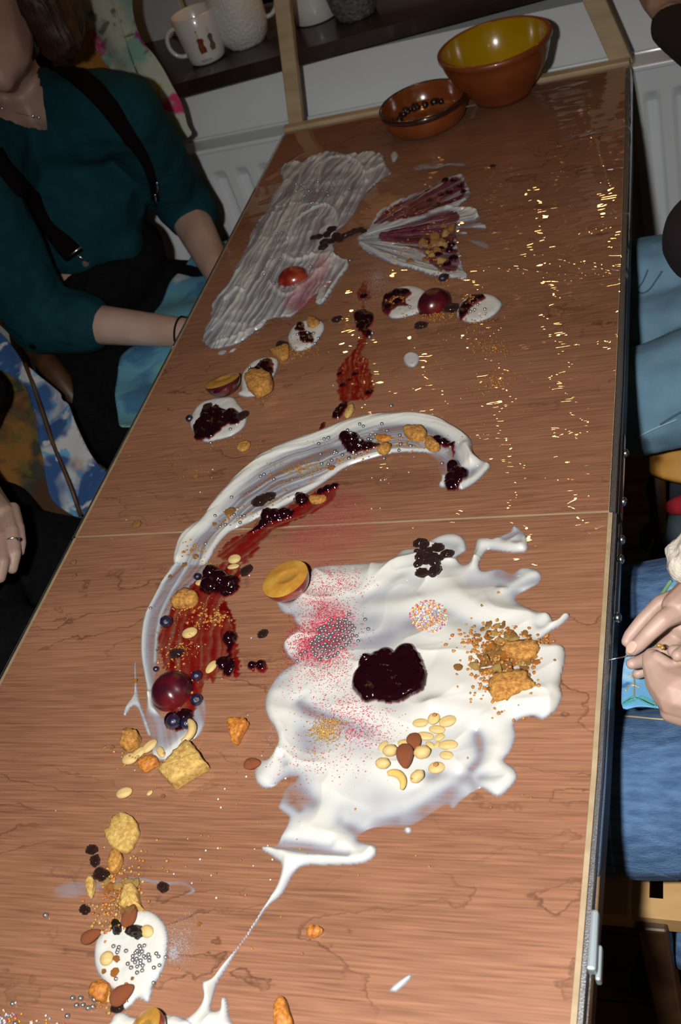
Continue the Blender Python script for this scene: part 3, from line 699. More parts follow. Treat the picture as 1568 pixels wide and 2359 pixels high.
skin = solid([[(hd, (.080, .082, .105)), (hp(.03, 0, -.055), (.058, .058, .052))], [(hp(-.02, 0, -.05), .052), (neck, .050), (nk2, .060), (chest, (.085, .10, .075))],
   [(nk2, .055), (shR, .045), (elR, .040), (wrR, .0235)], [(nk2, .055), (shL, .045), (elL, .041), (wrL, .024)],
   [(wrR, .024), (haR, (.035, .035, .016))], [(wrL, .024), (haL, (.035, .035, .016))], [(chest, .08), (wai, (.09, .11, .09)), (pel, (.10, .13, .09))],
   [(hp(.082, 0, .006), .009), (hp(.094, 0, -.020), .012)], [(hp(.066, -.02, .03), .014), (hp(.066, .02, .03), .014)], [(hp(.072, 0, -.082), .018), (hp(.05, 0, -.07), .03)], [(hp(.078, -.012, -.050), .008), (hp(.078, .012, -.050), .008)],
   *fingers(haR, 1), *fingers(haL, -1)], .0055, sm=5)
obj('body', skin, M_SKIN, t_w)
for sgn in (-1, 1):
    e_ = bmesh.new(); bmesh.ops.create_uvsphere(e_, u_segments=16, v_segments=10, radius=.0115, matrix=Matrix.Translation(hp(.068, sgn * .030, .010))); obj('eye', smooth(e_), mat('eye_white', (.6, .58, .55), .2), t_w)
    e_ = bmesh.new(); bmesh.ops.create_uvsphere(e_, u_segments=12, v_segments=8, radius=.0055, matrix=Matrix.Translation(hp(.0755, sgn * .030, .010))); obj('iris', smooth(e_), mat('iris', (.05, .03, .02), .2), t_w)
HC = solid([[(hp(-.025, 0, .035), (.098, .098, .092))], [(hp(.01, .080, .05), .036), (hp(.012, .090, -.02), .040), (hp(.018, .092, -.078), .032)], [(hp(-.04, .075, .03), .04), (hp(-.04, .095, -.03), .047), (hp(-.035, .10, -.078), .036)],
   [(hp(.01, -.080, .03), .034), (hp(.0, -.090, -.08), .034)], [(hp(-.075, 0, .0), (.07, .07, .07)), (hp(-.075, 0, -.09), (.06, .06, .04))], [(hp(-.04, -.07, .0), .04), (hp(-.04, -.08, -.09), .04)]], .006, sm=4, jitter=.006, jsc=70)
obj('hair', HC, M_HAIR, t_w)
shirt = solid([[(shL, .060), (chest + Vector((-.02, .0, .0)), (.088, .108, .078)), (shR, .064)], [(chest + Vector((-.01, .0, .0)), (.100, .120, .087)), (j((205, 440, .06)), (.102, .127, .09)), (wai, (.102, .127, .075))],
   [(nk2, .056), (shL, .060), (shL.lerp(elL, .5), .058), (elL + (shL - elL) * .05, .055)], [(elL + (shL - elL) * .10, .056), (j((438, 490, -.055)), .052)],
   [(nk2, .056), (shR, .062), (shR.lerp(elR, .5), .062), (elR, .060), (elR.lerp(wrR, .30), .052)],
   [(wai, (.09, .11, .07)), (j((262, 560, -.02)), .05)], [(nk2 + Vector((-.03, 0, -.0)), .052), (chest, .07)]], .006, sm=6, jitter=.004, jsc=26)
V_NECK = [(20, 60), (52, 118), (75, 150), (90, 190), (96, 230), (101, 270), (106, 298), (60, 288), (0, 270), (-90, 250), (-120, 60)]
cut(shirt, V_NECK)
obj('blouse', shirt, M_TEAL, t_w)
bs = bvh(shirt)
cb = solid([[(chest + Vector((-.012, .0, .004)), (.094, .112, .083))]], .006, sm=4); bv2 = bvh(skin)
tr = solid([[(pel, (.13, .15, .10)), (j((250, 610, -.07)), (.105, .13, .07))], [(pel, .12), (j((200, 860, -.21)), .088), (j((540, 930, -.21)), .078), (j((540, 930, -.21)) + Vector((.04, 0, -.44)), .05)], [(pel, .12), (j((330, 700, -.20)), .09), (j((620, 720, -.20)), .078), (j((620, 720, -.20)) + Vector((.04, 0, -.45)), .05)], [(j((230, 930, -.24)), .085), (j((330, 1000, -.3)), .08), (j((330, 1000, -.3)) + Vector((-.02, 0, -.2)), .09)], [(j((215, 800, -.2)), .1), (j((330, 760, -.21)), .09), (j((420, 760, -.22)), .08)]], .009, sm=5, jitter=.003, jsc=25)
obj('trousers', tr, M_BLK, t_w)
bt = bvh(shirt, tr)
obj('brace_strap', ribbon(bt, [(118,152,50),(165,168,50),(215,205,46),(255,250,42),(295,310,34),(330,360,24),(350,410,18),(358,460,18)], 40), M_STRAP, t_w)
obj('brace_strap', ribbon(bt, [(-20,350,60),(20,400,56),(60,455,52),(100,510,50),(140,555,50),(172,588,48)], 50), M_STRAP, t_w)
def clip(px, py, ang, L_, n):
    h, no = on(bt, px, py)
    if h is None: return
    a = Vector(TP(px - L_ * math.cos(ang), py - L_ * math.sin(ang), h, np.array(no))); b_ = Vector(TP(px + L_ * math.cos(ang), py + L_ * math.sin(ang), h, np.array(no)))
    obj(n, tube([a + no * .005, (a + b_) / 2 + no * .006, b_ + no * .005], .0022, 8), M_STEEL, t_w)
clip(168, 578, -.65, 24, 'brace_clip'); clip(190, 590, .5, 14, 'brace_clip'); clip(362, 425, 1.5, 12, 'brace_clip'); clip(358, 455, 1.5, 14, 'brace_clip')
for px, py, m_ in ((197, 606, mat('leather_tab', (.16, .12, .10), .6)), (75, 797, M_STRAP)):
    h, no = on(bt, px, py)
    if h is not None:
        q = bmesh.new(); bmesh.ops.create_cone(q, cap_ends=True, segments=20, radius1=.006, radius2=.005, depth=.003); me = tomesh0 = bpy.data.meshes.new('b'); q.to_mesh(me); q.free()
        me.transform(Matrix.Translation(h + no * .002) @ no.to_track_quat('Z', 'Y').to_matrix().to_4x4()); obj('button', me, m_, t_w)
# necklace on the skin, placket line
nl = []
for px, py in cr_spline([(-60,235),(-20,246),(4,253),(30,259),(60,266),(92,271)], 5):
    h, no = on(bv2, px, py)
    if h is not None: nl.append(h + no * .0012)
if len(nl) > 2:
    ch = obj('necklace', tube(nl, .0006, 6), M_STEEL, t_w)
    for px, py, r in ((4,253,.0022),(78,267,.003),(92,270,.0024)):
        h, no = on(bv2, px, py)
        if h is not None:
            q = bmesh.new(); bmesh.ops.create_icosphere(q, subdivisions=2, radius=r, matrix=Matrix.Translation(h + no * .003)); obj('necklace_bead', q, M_STEEL, t_w)
q1, q2 = Vector(wrR) * .12 + Vector(elR) * -.0, None
bb = wrR; dirv = (haR - elR).normalized(); bb = T(418, 768, -.094); rg = []
uu = dirv.cross(Vector((0, 0, 1))).normalized(); vv = dirv.cross(uu)
for k in range(24):
    a = 2 * math.pi * k / 24; rg.append(Vector(bb) + uu * .0265 * math.cos(a) + vv * .0265 * math.sin(a))
obj('hair_tie_bracelet', tube(rg + [rg[0]], .0016, 6), M_STRAP, t_w)
# patterned cloth across her lap
lapc = sheet('c', [(432,600),(470,570),(560,560),(620,600),(600,800),(520,980),(420,1010),(345,990),(300,988),(277,983),(268,940),(266,895),(272,850),(285,815),(320,780),(355,722),(395,650)], ((-.15, .6, TZ - .118), (.0, .0, 1), (1, 0, 0)), .006, lambda u, v: .006 * np.sin(u * 26 + 1) * np.cos(v * 21) + .003 * np.sin(v * 60), .002, M_WATER)
tag(obj('patterned_cloth', lapc, M_WATER), 'watercolour blue and green cloth laid across the lap of the person in teal', 'cloth')
# her chair
t = thing('wooden_chair', 'dark wooden chair with orange back slats behind the person in the teal blouse', 'chair', (-.38, .55, 0))
obj('back_rail', tube([W3(q) for q in ((-60, 650, -.08), (0, 722, -.10), (60, 775, -.12), (120, 850, -.14), (180, 930, -.20), (235, 1010, -.27))], [.015, .016, .018, .020, .018, .010], 12), M_DARKW, t)
obj('back_post', tube([W3((330, 300, .0)), W3((395, 400, -.10)), W3((470, 500, -.2)), W3((560, 640, -.45))], .013, 10), M_OAK, t)
obj('back_post', tube([W3((0, 560, -.05)), W3((50, 830, -.2)), W3((110, 1000, -.42))], .015, 10), M_OAK, t)
sx_, sy_ = pel.x - .02, pel.y
obj('seat', box((sx_, sy_, .44), (.40, .40, .03), .01), M_OAK, t)
for dx in (-.17, .17):
    for dy in (-.17, .17): obj('leg', box((sx_ + dx, sy_ + dy, .215), (.035, .035, .43), .004), M_OAK, t)
# ochre bag and blue-white scarf hanging from the chair next to her
P0 = T(120, 1000, -.16)
bagm = sheet('c', [(-40,800),(20,828),(60,860),(90,900),(130,960),(190,1040),(260,1110),(200,1240),(110,1180),(30,1135),(-40,1090)], ((P0[0], P0[1], P0[2] - .03), (.45, -.55, .75), (1, 0, 0)), .006, lambda u, v: .008 * np.sin(u * 40 + v * 22), .006, M_BAG)
tag(obj('ochre_bag', bagm, M_BAG), 'ochre and dark batik bag hanging behind the blue and white scarf', 'bag')
t = thing('scarf', 'white and blue printed scarf hanging in two lengths left of the table', 'scarf', tuple(P0))
pl = ((P0[0], P0[1], P0[2]), (.45, -.55, .75), (1, 0, 0))
obj('left_length', sheet('c', [(-20,755),(5,772),(25,795),(52,835),(72,880),(92,925),(108,970),(122,1020),(142,1080),(165,1140),(188,1192),(160,1182),(122,1152),(106,1100),(98,1050),(88,1015),(82,965),(70,925),(58,892),(30,868),(5,852),(-20,845)], pl, .005, lambda u, v: .008 * np.sin(u * 70 + v * 35) + .004, .002, M_SCARF), M_SCARF, t)
obj('right_length', sheet('c', [(66,848),(90,868),(118,888),(138,905),(142,920),(158,932),(170,960),(182,990),(205,1040),(228,1072),(250,1095),(240,1120),(215,1165),(196,1190),(180,1150),(160,1105),(140,1060),(118,1005),(98,935),(80,885)], pl, .005, lambda u, v: .009 * np.sin(u * 60 - v * 30) + .006, .002, M_SCARF), M_SCARF, t)
obj('hanging_cord', tube([Vector(TP(x, y, np.array(P0), np.array([.45, -.55, .75]))) + Vector((.004, -.006, .012)) for x, y in ((64, 845), (82, 890), (102, 950), (125, 1020), (150, 1080), (172, 1135), (192, 1195))], .0035, 8), M_DARKW, t)

# ---- second person, front left: black clothes, hand with a ring
t = thing('person', 'person in black at the left front, one hand wearing a silver ring', 'person', (-.35, .0, 0))
h2 = lambda x, y, z: W3((x, y, z))
def pr(P, rpx): return rpx * mpp(P)
def chn(L_): return [(W3((x, y, z)), rp * mpp(W3((x, y, z)))) for x, y, z, rp in L_]
def shin(q, dz, r, dx=0, dy=0):
    A = W3(q[:3]); return [(A, q[3] * mpp(A)), (A + Vector((dx, dy, dz)), r)]
hand = solid([chn([(-120, 980, -.08, 60), (-60, 1110, -.07, 46), (-25, 1165, -.065, 44)]), chn([(-25, 1165, -.065, 44), (5, 1190, -.062, 34)]), chn([(-35, 1190, -.062, 42), (-20, 1215, -.06, 36)]),
    chn([(30, 1172, -.065, 16), (44, 1215, -.066, 13), (50, 1250, -.072, 11), (48, 1272, -.080, 9)]),
    chn([(14, 1178, -.060, 19), (28, 1225, -.060, 17), (34, 1275, -.068, 15.5), (28, 1310, -.080, 13)]),
    chn([(-8, 1190, -.058, 20), (2, 1240, -.056, 18), (6, 1295, -.062, 16.5), (0, 1330, -.074, 14)]),
    chn([(-35, 1200, -.058, 20), (-25, 1255, -.056, 18), (-20, 1310, -.062, 16), (-26, 1345, -.074, 14)]), chn([(-60, 1170, -.07, 20), (-75, 1230, -.075, 17), (-60, 1270, -.08, 15)])], .0016, sm=4)
obj('hand', hand, M_SKIN, t); bh = bvh(hand)
rc = W3((27, 1250, -.060)); rgp = []
ax = (W3((34, 1275, -.068)) - W3((28, 1225, -.060))).normalized(); uu = ax.cross(Vector((0, 0, 1))).normalized(); vv = ax.cross(uu); R0 = 17.5 * mpp(rc)
rc = W3((30, 1250, -.064))
for k in range(28):
    a = 2 * math.pi * k / 28; rgp.append(rc + uu * R0 * math.cos(a) + vv * R0 * math.sin(a))
rr_ = obj('ring', tube(rgp + [rgp[0]], .0013, 8), M_STEEL, t)
q = bmesh.new(); st = W3((44, 1243, -.056)); bmesh.ops.create_icosphere(q, subdivisions=1, radius=.0032, matrix=Matrix.Translation(st)); obj('ring_stone', q, M_STEEL, rr_)
bl = solid([chn([(-120, 1000, -.24, 140), (20, 1290, -.26, 130), (330, 1330, -.26, 110)]), chn([(-120, 1250, -.2, 140), (-20, 1480, -.20, 110), (200, 1540, -.22, 100)]), chn([(-52, 905, -.02, 66), (-95, 1040, -.06, 52)]), [(W3((-52, 905, -.02)), .045), (Vector((-.40, .10, TZ + .30)), .058), (Vector((-.48, -.02, TZ + .33)), (.08, .12, .06))], [(Vector((-.46, -.04, TZ - .12)), (.12, .15, .10)), (Vector((-.48, -.03, TZ + .18)), (.10, .14, .12)), (Vector((-.48, -.03, TZ + .33)), (.08, .14, .06))], [(Vector((-.50, -.16, TZ + .31)), .058), (Vector((-.42, -.22, TZ + .05)), .052), (Vector((-.30, -.16, TZ - .06)), .042)], shin((330, 1330, -.28, 100), -.38, .05), shin((200, 1540, -.26, 90), -.40, .05)], .009, sm=5, jitter=.002)
obj('black_clothes', bl, M_BLK, t)
black_person = t
t = thing('wooden_stool', 'dark stool under the person in black at the left front', 'stool', (-.46, -.04, 0))
Pq = Vector((-.46, -.04, 0)); obj('seat', box((Pq.x, Pq.y, .36), (.36, .36, .03), .01), M_DARKW, t)
for dx in (-.14, .14):
    for dy in (-.14, .14): obj('leg', box((Pq.x + dx, Pq.y + dy, .175), (.03, .03, .35), .003), M_DARKW, t)

# ---- person far right: light jeans, maroon sweater, one raised hand
t = thing('person', 'person in pale blue jeans and dark maroon sweater sitting at the far right', 'person', (.8, .5, 0))
jn = solid([[(Vector((.98, .60, TZ - .16)), .10), (W3((1620, 655, -.155)), .07)], [(Vector((.98, .42, TZ - .16)), .10), (W3((1620, 880, -.165)), .075)], chn([(1620, 655, -.155, 130), (1490, 665, -.16, 118), (1300, 680, -.17, 105)]), shin((1300, 680, -.18, 100), -.48, .05, -.03), chn([(1620, 880, -.165, 140), (1480, 925, -.17, 130), (1260, 930, -.18, 115)]), shin((1260, 930, -.19, 110), -.47, .05, -.03), [(Vector((.97, .51, TZ - .16)), .11), (W3((1620, 775, -.175)), .07)], chn([(1620, 775, -.175, 130), (1480, 790, -.19, 110), (1330, 790, -.2, 90)])], .007, sm=5, jitter=.003, jsc=22)
obj('jeans', jn, M_JL, t); bj = bvh(jn)
def seam(name, pts, rad, m, tt, bv):
    L_ = []
    for p in cr_spline(pts, 5):
        h, no = on(bv, *p)
        if h is not None: L_.append(h + no * rad * .5)
    if len(L_) > 2: obj(name, tube(L_, rad, 6), m, tt)
M_SEAM = mat('denim_seam', (.05, .11, .17), .9); M_SEAML = mat('denim_seam_light', (.25, .42, .52), .9)
seam('pocket_seam', [(1492,622),(1480,650),(1468,668),(1478,676),(1495,668),(1515,640),(1525,625)], .0012, M_SEAM, t, bj)
seam('leg_seam', [(1520,978),(1545,962),(1575,945)], .0013, M_SEAM, t, bj); seam('leg_seam', [(1462,1010),(1500,990),(1560,965)], .0012, M_SEAML, t, bj)
V3 = lambda x, y, z: Vector((x, y, z + TZ))
hA, hB = W3((1545, 62, .09)), W3((1640, 545, .0))
sw_ = solid([[(V3(.98, .50, -.10), (.13, .17, .10)), (V3(1.0, .52, .20), (.11, .17, .12)), (V3(1.0, .53, .34), (.09, .16, .06))],
   [(hB, 118 * mpp(hB)), (V3(.90, .48, -.02), .09)], [(hB, .055), (V3(.90, .33, .0), .06), (V3(.99, .34, .34), .062)],
   [(V3(.99, .70, .34), .062), (V3(.93, .86, .12), .056), (W3((1640, 95, .10)), .050), (hA, 50 * mpp(hA))], [(V3(1.0, .53, .36), .055), (V3(.99, .53, .40), .05)]], .008, sm=5)
obj('sweater', sw_, M_MAROON, t)
hd2 = solid([chn([(1560, 60, .092, 34), (1535, 12, .10, 44), (1515, -40, .11, 40)]), chn([(1520, 10, .105, 32), (1500, -30, .115, 22), (1480, -70, .12, 16)]), chn([(1535, 0, .11, 34), (1530, -60, .12, 18), (1520, -110, .12, 14)]), chn([(1550, 0, .11, 34), (1560, -60, .12, 18), (1555, -110, .12, 14)]), chn([(1560, 10, .10, 34), (1590, -40, .12, 18), (1590, -90, .12, 14)]), chn([(1545, 40, .1, 34), (1500, 10, .09, 20), (1478, -20, .09, 15)])], .003, sm=4)
obj('hand', hd2, M_SKIN, t)
def bust(c0, f, tt, voxel=.006):
    f = Vector(f).normalized(); s_ = f.cross(Vector((0, 0, 1))).normalized(); P_ = lambda a, b, c: c0 + f * a + s_ * b + Vector((0, 0, c))
    hm = solid([[(P_(-.02, 0, -.17), .052), (P_(-.015, 0, -.06), .052)], [(c0, (.082, .080, .105)), (P_(.03, 0, -.055), (.055, .055, .052))], [(P_(.08, 0, .006), .009), (P_(.094, 0, -.02), .012)], [(P_(.066, -.02, .03), .014), (P_(.066, .02, .03), .014)], [(P_(.078, -.012, -.05), .008), (P_(.078, .012, -.05), .008)], [(P_(-.005, -.082, 0), .014)], [(P_(-.005, .082, 0), .014)]], voxel, sm=5)
    obj('head', hm, M_SKIN, tt)
    obj('hair', solid([[(P_(-.028, 0, .032), (.092, .092, .092))], [(P_(-.07, 0, -.02), (.05, .07, .06))]], voxel, sm=4, jitter=.005, jsc=70), M_HAIR, tt)
    for g in (-1, 1):
        e_ = bmesh.new(); bmesh.ops.create_uvsphere(e_, u_segments=14, v_segments=8, radius=.0115, matrix=Matrix.Translation(P_(.068, g * .03, .01))); obj('eye', smooth(e_), MATS['eye_white'], tt)
bust(V3(.97, .53, .56), (-1, 0, -.3), t)
bust(V3(-.47, -.03, .55), (1, .1, -.3), black_person)
lp = solid([chn([(1640, 1205, -.48, 60), (1530, 1232, -.48, 46), (1515, 1240, -.48, 44)])], .006, sm=4)
t3 = thing('round_chair', 'chair with a rounded varnished wooden seat under the person in pale jeans', 'chair', (.8, .4, 0))
Pc = W3((1660, 925, -.29)); zz = Pc.z
bm = bmesh.new(); bmesh.ops.create_cone(bm, cap_ends=True, segments=64, radius1=.165, radius2=.17, depth=.022); bmesh.ops.bevel(bm, geom=[e for e in bm.edges if abs(e.verts[0].co.z - e.verts[1].co.z) < 1e-5], offset=.004, segments=2, affect='EDGES')
bmesh.ops.translate(bm, vec=(Pc.x, Pc.y, zz), verts=bm.verts); obj('seat', smooth(bm), M_OAK, t3)
for a in (.8, 2.4, 3.9, 5.5): obj('leg', tube([(Pc.x + .12 * math.cos(a), Pc.y + .12 * math.sin(a), zz - .01), (Pc.x + .16 * math.cos(a), Pc.y + .16 * math.sin(a), .01)], .012, 10), M_DARKW, t3)
# lower legs and feet seen under the light jeans
obj('lower_leg', lp, mat('grey_denim', (.05, .075, .09), .9, bump=.5, bscale=700), t)
seam('cuff_seam', [(1486,1165),(1500,1195),(1508,1225),(1500,1255),(1490,1275)], .0014, M_SEAML, t, bvh(lp))
so_ = solid([chn([(1640, 1105, -.42, 56), (1525, 1130, -.44, 40)])], .006, sm=4); obj('navy_sock', so_, M_NAVY, t)
so_ = solid([chn([(1640, 1150, -.40, 40), (1548, 1168, -.41, 20)])], .006, sm=4); obj('red_slipper', so_, M_RED, t)

# ---- sewing person at the right: hands, needle, knitted cuff, dark jeans
t = thing('person', 'person in blue jeans and cream knit sewing with a needle at the right edge', 'person', (.8, -.15, 0))
jd = solid([[(Vector((.98, -.02, TZ - .17)), .11), (W3((1640, 1430, -.175)), .07)], [(Vector((.98, -.20, TZ - .17)), .11), (W3((1680, 1815, -.17)), .075)], chn([(1640, 1430, -.175, 165), (1470, 1445, -.18, 150), (1220, 1440, -.19, 130)]), shin((1220, 1440, -.19, 125), -.48, .05, -.03), chn([(1680, 1815, -.165, 205), (1450, 1830, -.17, 195), (1200, 1830, -.19, 160)]), shin((1200, 1830, -.19, 150), -.48, .05, -.03), [(Vector((.96, -.11, TZ - .2)), .11), (W3((1560, 1640, -.24)), .055)]], .006, sm=5, jitter=.002, jsc=20)
obj('jeans', jd, M_JD, t); bj2 = bvh(jd)
seam('leg_seam', [(1425,1650),(1460,1652),(1500,1656),(1560,1660)], .0008, M_THREAD, t, bj2)
seam('hem_seam', [(1418,1992),(1460,1997),(1510,2010),(1568,2028)], .0007, M_SEAM, t, bj2)
cl = sheet('c', [(1568,1310),(1545,1330),(1510,1380),(1480,1420),(1455,1470),(1437,1520),(1432,1580),(1434,1632),(1470,1630),(1520,1635),(1580,1640),(1640,1640),(1660,1560),(1660,1340)], ((.66, -.14, TZ - .055), (.05, .1, 1), (1, 0, 0)), .004, lambda u, v: .004 * np.sin(u * 60) * np.cos(v * 50), .0015, M_BLUE)
t_c = thing('embroidery_cloth', 'bright blue batik cloth with gold stitches and a fringed teal edge being sewn', 'cloth', (.66, -.14, TZ - .06))
obj('cloth_body', cl, M_BLUE, t_c); bc = bvh(cl)
for pts in ([(1447,1555),(1458,1562),(1461,1575),(1460,1588),(1460,1605),(1458,1610)], [(1440,1592),(1450,1580),(1462,1580),(1472,1584)]): seam('gold_stitching', pts, .0007, M_THREAD, t_c, bc)
for k in range(5): seam('fringe_thread', [(1435,1625 - k), (1455,1618 - k * 3 + 2 * (k % 2)), (1475,1606 + k * 2), (1495,1612 + k * 3), (1510, 1622 + k * 2)], .0008, [M_STEEL, mat('teal_thread', (.06, .30, .30), .7), MATS['teal_thread']][k % 3] if k else mat('teal_thread', (.06, .30, .30), .7), t_c, bc)
seam('green_border', [(1545,1340),(1530,1362),(1518,1385)], .002, mat('green_thread', (.22, .42, .20), .8), t_c, bc)
z0 = .0
hs = solid([
    # upper hand: back of the hand, index, middle, third finger, thumb
    chn([(1720, 1330, .01, 70), (1610, 1370, .02, 54), (1562, 1400, .022, 40)]), chn([(1610, 1410, .0, 50), (1575, 1440, -.005, 38)]),
    chn([(1568, 1405, .022, 29), (1528, 1428, .026, 22.5), (1495, 1459, .020, 19.5), (1470, 1486, .012, 17), (1457, 1496, .008, 15.5)]),
    chn([(1575, 1375, .010, 28), (1520, 1388, .008, 18), (1480, 1428, .000, 16.5), (1450, 1464, -.008, 14.5), (1443, 1478, -.010, 13)]),
    chn([(1590, 1440, -.01, 30), (1500, 1470, -.015, 16), (1452, 1502, -.016, 12.5)]),
    chn([(1590, 1440, -.015, 30), (1520, 1500, -.012, 18), (1475, 1524, -.006, 16), (1455, 1529, -.002, 14)]),
    chn([(1580, 1450, -.025, 30), (1510, 1535, -.035, 16), (1468, 1552, -.035, 13)])], .0011, sm=4)
obj('left_hand', hs, M_SKIN, t); bv3 = bvh(hs)
hs2 = solid([
    chn([(1760, 1640, .0, 90), (1630, 1610, .005, 72), (1568, 1598, .008, 64)]), chn([(1568, 1598, .008, 64), (1530, 1570, .010, 44), (1508, 1536, .014, 29)]),
    chn([(1545, 1640, .0, 26), (1590, 1650, .0, 30)]),
    chn([(1530, 1570, .010, 40), (1503, 1530, .016, 25), (1500, 1516, .016, 22)]),
    chn([(1580, 1560, .012, 34), (1545, 1535, .020, 16), (1512, 1512, .022, 13)]),
    chn([(1590, 1540, .016, 26), (1560, 1525, .0, 16), (1530, 1502, .0, 16), (1498, 1506, .002, 14), (1490, 1515, .002, 12)]),
    chn([(1610, 1545, .02, 26), (1575, 1505, .012, 17), (1552, 1500, .01, 16)]),
    chn([(1620, 1535, .02, 26), (1590, 1490, .022, 18), (1560, 1510, .03, 15)])], .0012, sm=4)
obj('right_hand', hs2, M_SKIN, t)
bmn = bmesh.new(); bmesh.ops.create_icosphere(bmn, subdivisions=3, radius=1)
h, no = on(bv3, 1453, 1491)
if h is not None:
    me = tomesh_ = bpy.data.meshes.new('n'); smooth(bmn); bmn.to_mesh(me); fd = (W3((1445, 1500, .008)) - W3((1470, 1480, .012))).normalized(); zx = no; yx = zx.cross(fd).normalized(); fx = yx.cross(zx)
    Rm = Matrix([[fx[i], yx[i], zx[i]] for i in range(3)]).to_4x4(); me.transform(Matrix.Translation(h - no * .0003) @ Rm @ Matrix.Diagonal((.0062, .0045, .0012, 1))); obj('fingernail', me, M_NAIL, t)
bmn.free()
na, nb_ = W3((1398, 1521, .012)), W3((1462, 1508, .006)); tag(obj('needle', tube([na, nb_], [.0003, .0007], 8), M_STEEL), 'steel sewing needle held between thumb and finger over the table edge', 'needle')
rg = []; rc = W3((1523, 1492, .014)); ax = (W3((1560, 1500, .012)) - W3((1498, 1500, .012))).normalized(); uu = ax.cross(Vector((0, 0, 1))).normalized(); vv = ax.cross(uu)
rg = [W3((1514 + 13 * k / 8, 1488 + 6.5 * k / 8 - 4 * math.sin(math.pi * k / 8), .019)) for k in range(9)]
obj('gold_ring', tube(rg, .0016, 8), M_GOLD, t)
cf = solid([chn([(1760, 1180, .05, 100), (1640, 1260, .05, 78), (1585, 1300, .045, 52)]), chn([(1548, 1268, .05, 20), (1560, 1300, .05, 22), (1590, 1330, .045, 24)]), chn([(1590, 1300, .045, 42), (1565, 1285, .05, 30)])], .003, sm=3, jitter=.002, jsc=160)
obj('knitted_cuff', cf, M_CREAMK, t)
c1, c2_ = W3((1720, 1210, .05)), W3((1760, 1640, .0))
slv_ = solid([[(V3(1.02, -.12, -.10), (.13, .17, .10)), (V3(1.03, -.12, .20), (.11, .17, .12)), (V3(1.02, -.12, .33), (.09, .16, .06))],
   [(V3(1.0, .06, .33), .062), (V3(.90, .12, .10), .055), (c1, .042)], [(V3(1.0, -.30, .33), .062), (V3(.90, -.34, .08), .055), (V3(.80, -.27, .02), .044)], [(V3(1.01, -.12, .35), .055), (V3(1.0, -.12, .40), .05)]], .008, sm=4)
obj('forearm', solid([[(V3(.82, -.28, .02), .032), (c2_, .028)]], .004, sm=3), M_SKIN, t)
bust(V3(.98, -.12, .56), (-1, 0, -.6), t)
obj('sweater', slv_, M_CREAMK, t)
# her slatted chair and boots below it
t4 = thing('slatted_chair', 'light beech chair with slatted seat under the sewing person, lower right', 'chair', (.7, -.3, 0))
def quad3(name, pts, z, th_, m, tt):
    P = [W3((a, b, z)) for a, b in pts]; obj(name, prism([(p.x, p.y) for p in P], P[0].z - th_, P[0].z, 0), m, tt)
quad3('front_rail', [(1300, 2052), (1425, 2062), (1568, 2074), (1800, 2090), (1800, 2146), (1568, 2122), (1425, 2108), (1300, 2098)], -.30, .026, M_BEECH, t4)
quad3('seat_slat', [(1300, 1960), (1497, 1960), (1495, 2068), (1300, 2053)], -.302, .014, M_BEECH, t4)
quad3('seat_slat', [(1527, 1960), (1800, 1960), (1800, 2092), (1527, 2071)], -.302, .014, M_BEECH, t4)
for a, b in ((1500, 2110), (1760, 2120), (1720, 1600), (1900, 1600)):
    P = W3((a, b, -.31)); obj('leg', box((P.x, P.y, P.z / 2), (.03, .03, P.z), .003), M_DARKW if a == 1500 else M_BEECH, t4)
bo = solid([chn([(1600, 2160, -.42, 80), (1545, 2175, -.48, 50)])], .006, sm=4); obj('lower_leg', bo, M_JD, t)
bo = solid([chn([(1570, 2200, -.58, 70), (1520, 2235, -.62, 62), (1500, 2260, -.66, 52)])], .006, sm=4); obj('felt_boot', bo, M_BOOT, t)

# ================================================================== spread cream, jam and stains
D0 = dict
blob = [(640,1385),(642,1397),(655,1412),(672,1416),(679,1430),(690,1446),(674,1455),(660,1470),(654,1490),(664,1510),(678,1526),(650,1545),(628,1572),(614,1600),(611,1630),(619,1655),(632,1675),(641,1702),(636,1726),(618,1748),(597,1752),(587,1772),(590,1798),(608,1815),(632,1811),(650,1796),(664,1790),(684,1790),(676,1803),(658,1815),(649,1838),(641,1858),(652,1870),(666,1882),(659,1905),(648,1925),(636,1948),(614,1950),(604,1952),(606,1960),(628,1972),(649,1994),(637,2040),(607,2090),(580,2135),(545,2185),(511,2227),(490,2256),(470,2262),(467,2281),(471,2300),(450,2331),(423,2346),(400,2340),(380,2375),(528,2375),(526,2340),(522,2302),(511,2300),(506,2327),(484,2325),(492,2285),(501,2262),(530,2216),(553,2178),(584,2135),(614,2090),(649,2059),(675,2013),(700,1994),(744,1993),(817,1991),(850,1982),(866,1964),(862,1947),(838,1942),(822,1932),(844,1912),(884,1903),(940,1902),(968,1890),(1008,1863),(1030,1852),(1043,1862),(1064,1841),(1103,1816),(1117,1818),(1145,1834),(1170,1818),(1189,1793),(1184,1772),(1160,1751),(1176,1728),(1187,1694),(1184,1664),(1224,1649),(1250,1656),(1278,1637),(1293,1604),(1289,1572),(1298,1532),(1300,1498),(1288,1487),(1254,1486),(1240,1478),(1262,1458),(1292,1440),(1312,1419),(1298,1417),(1276,1432),(1262,1414),(1232,1408),(1192,1388),(1190,1372),(1216,1358),(1240,1343),(1246,1326),(1232,1311),(1200,1309),(1178,1322),(1150,1310),(1112,1316),(1103,1300),(1118,1270),(1140,1268),(1180,1273),(1211,1270),(1215,1250),(1206,1228),(1184,1211),(1176,1224),(1160,1232),(1136,1242),(1122,1240),(1100,1243),(1093,1265),(1083,1296),(1062,1300),(1051,1284),(1062,1275),(1073,1266),(1068,1243),(1050,1230),(1022,1231),(990,1246),(962,1262),(928,1267),(908,1286),(880,1298),(830,1298),(762,1303),(722,1311),(706,1345),(690,1370),(668,1388)]
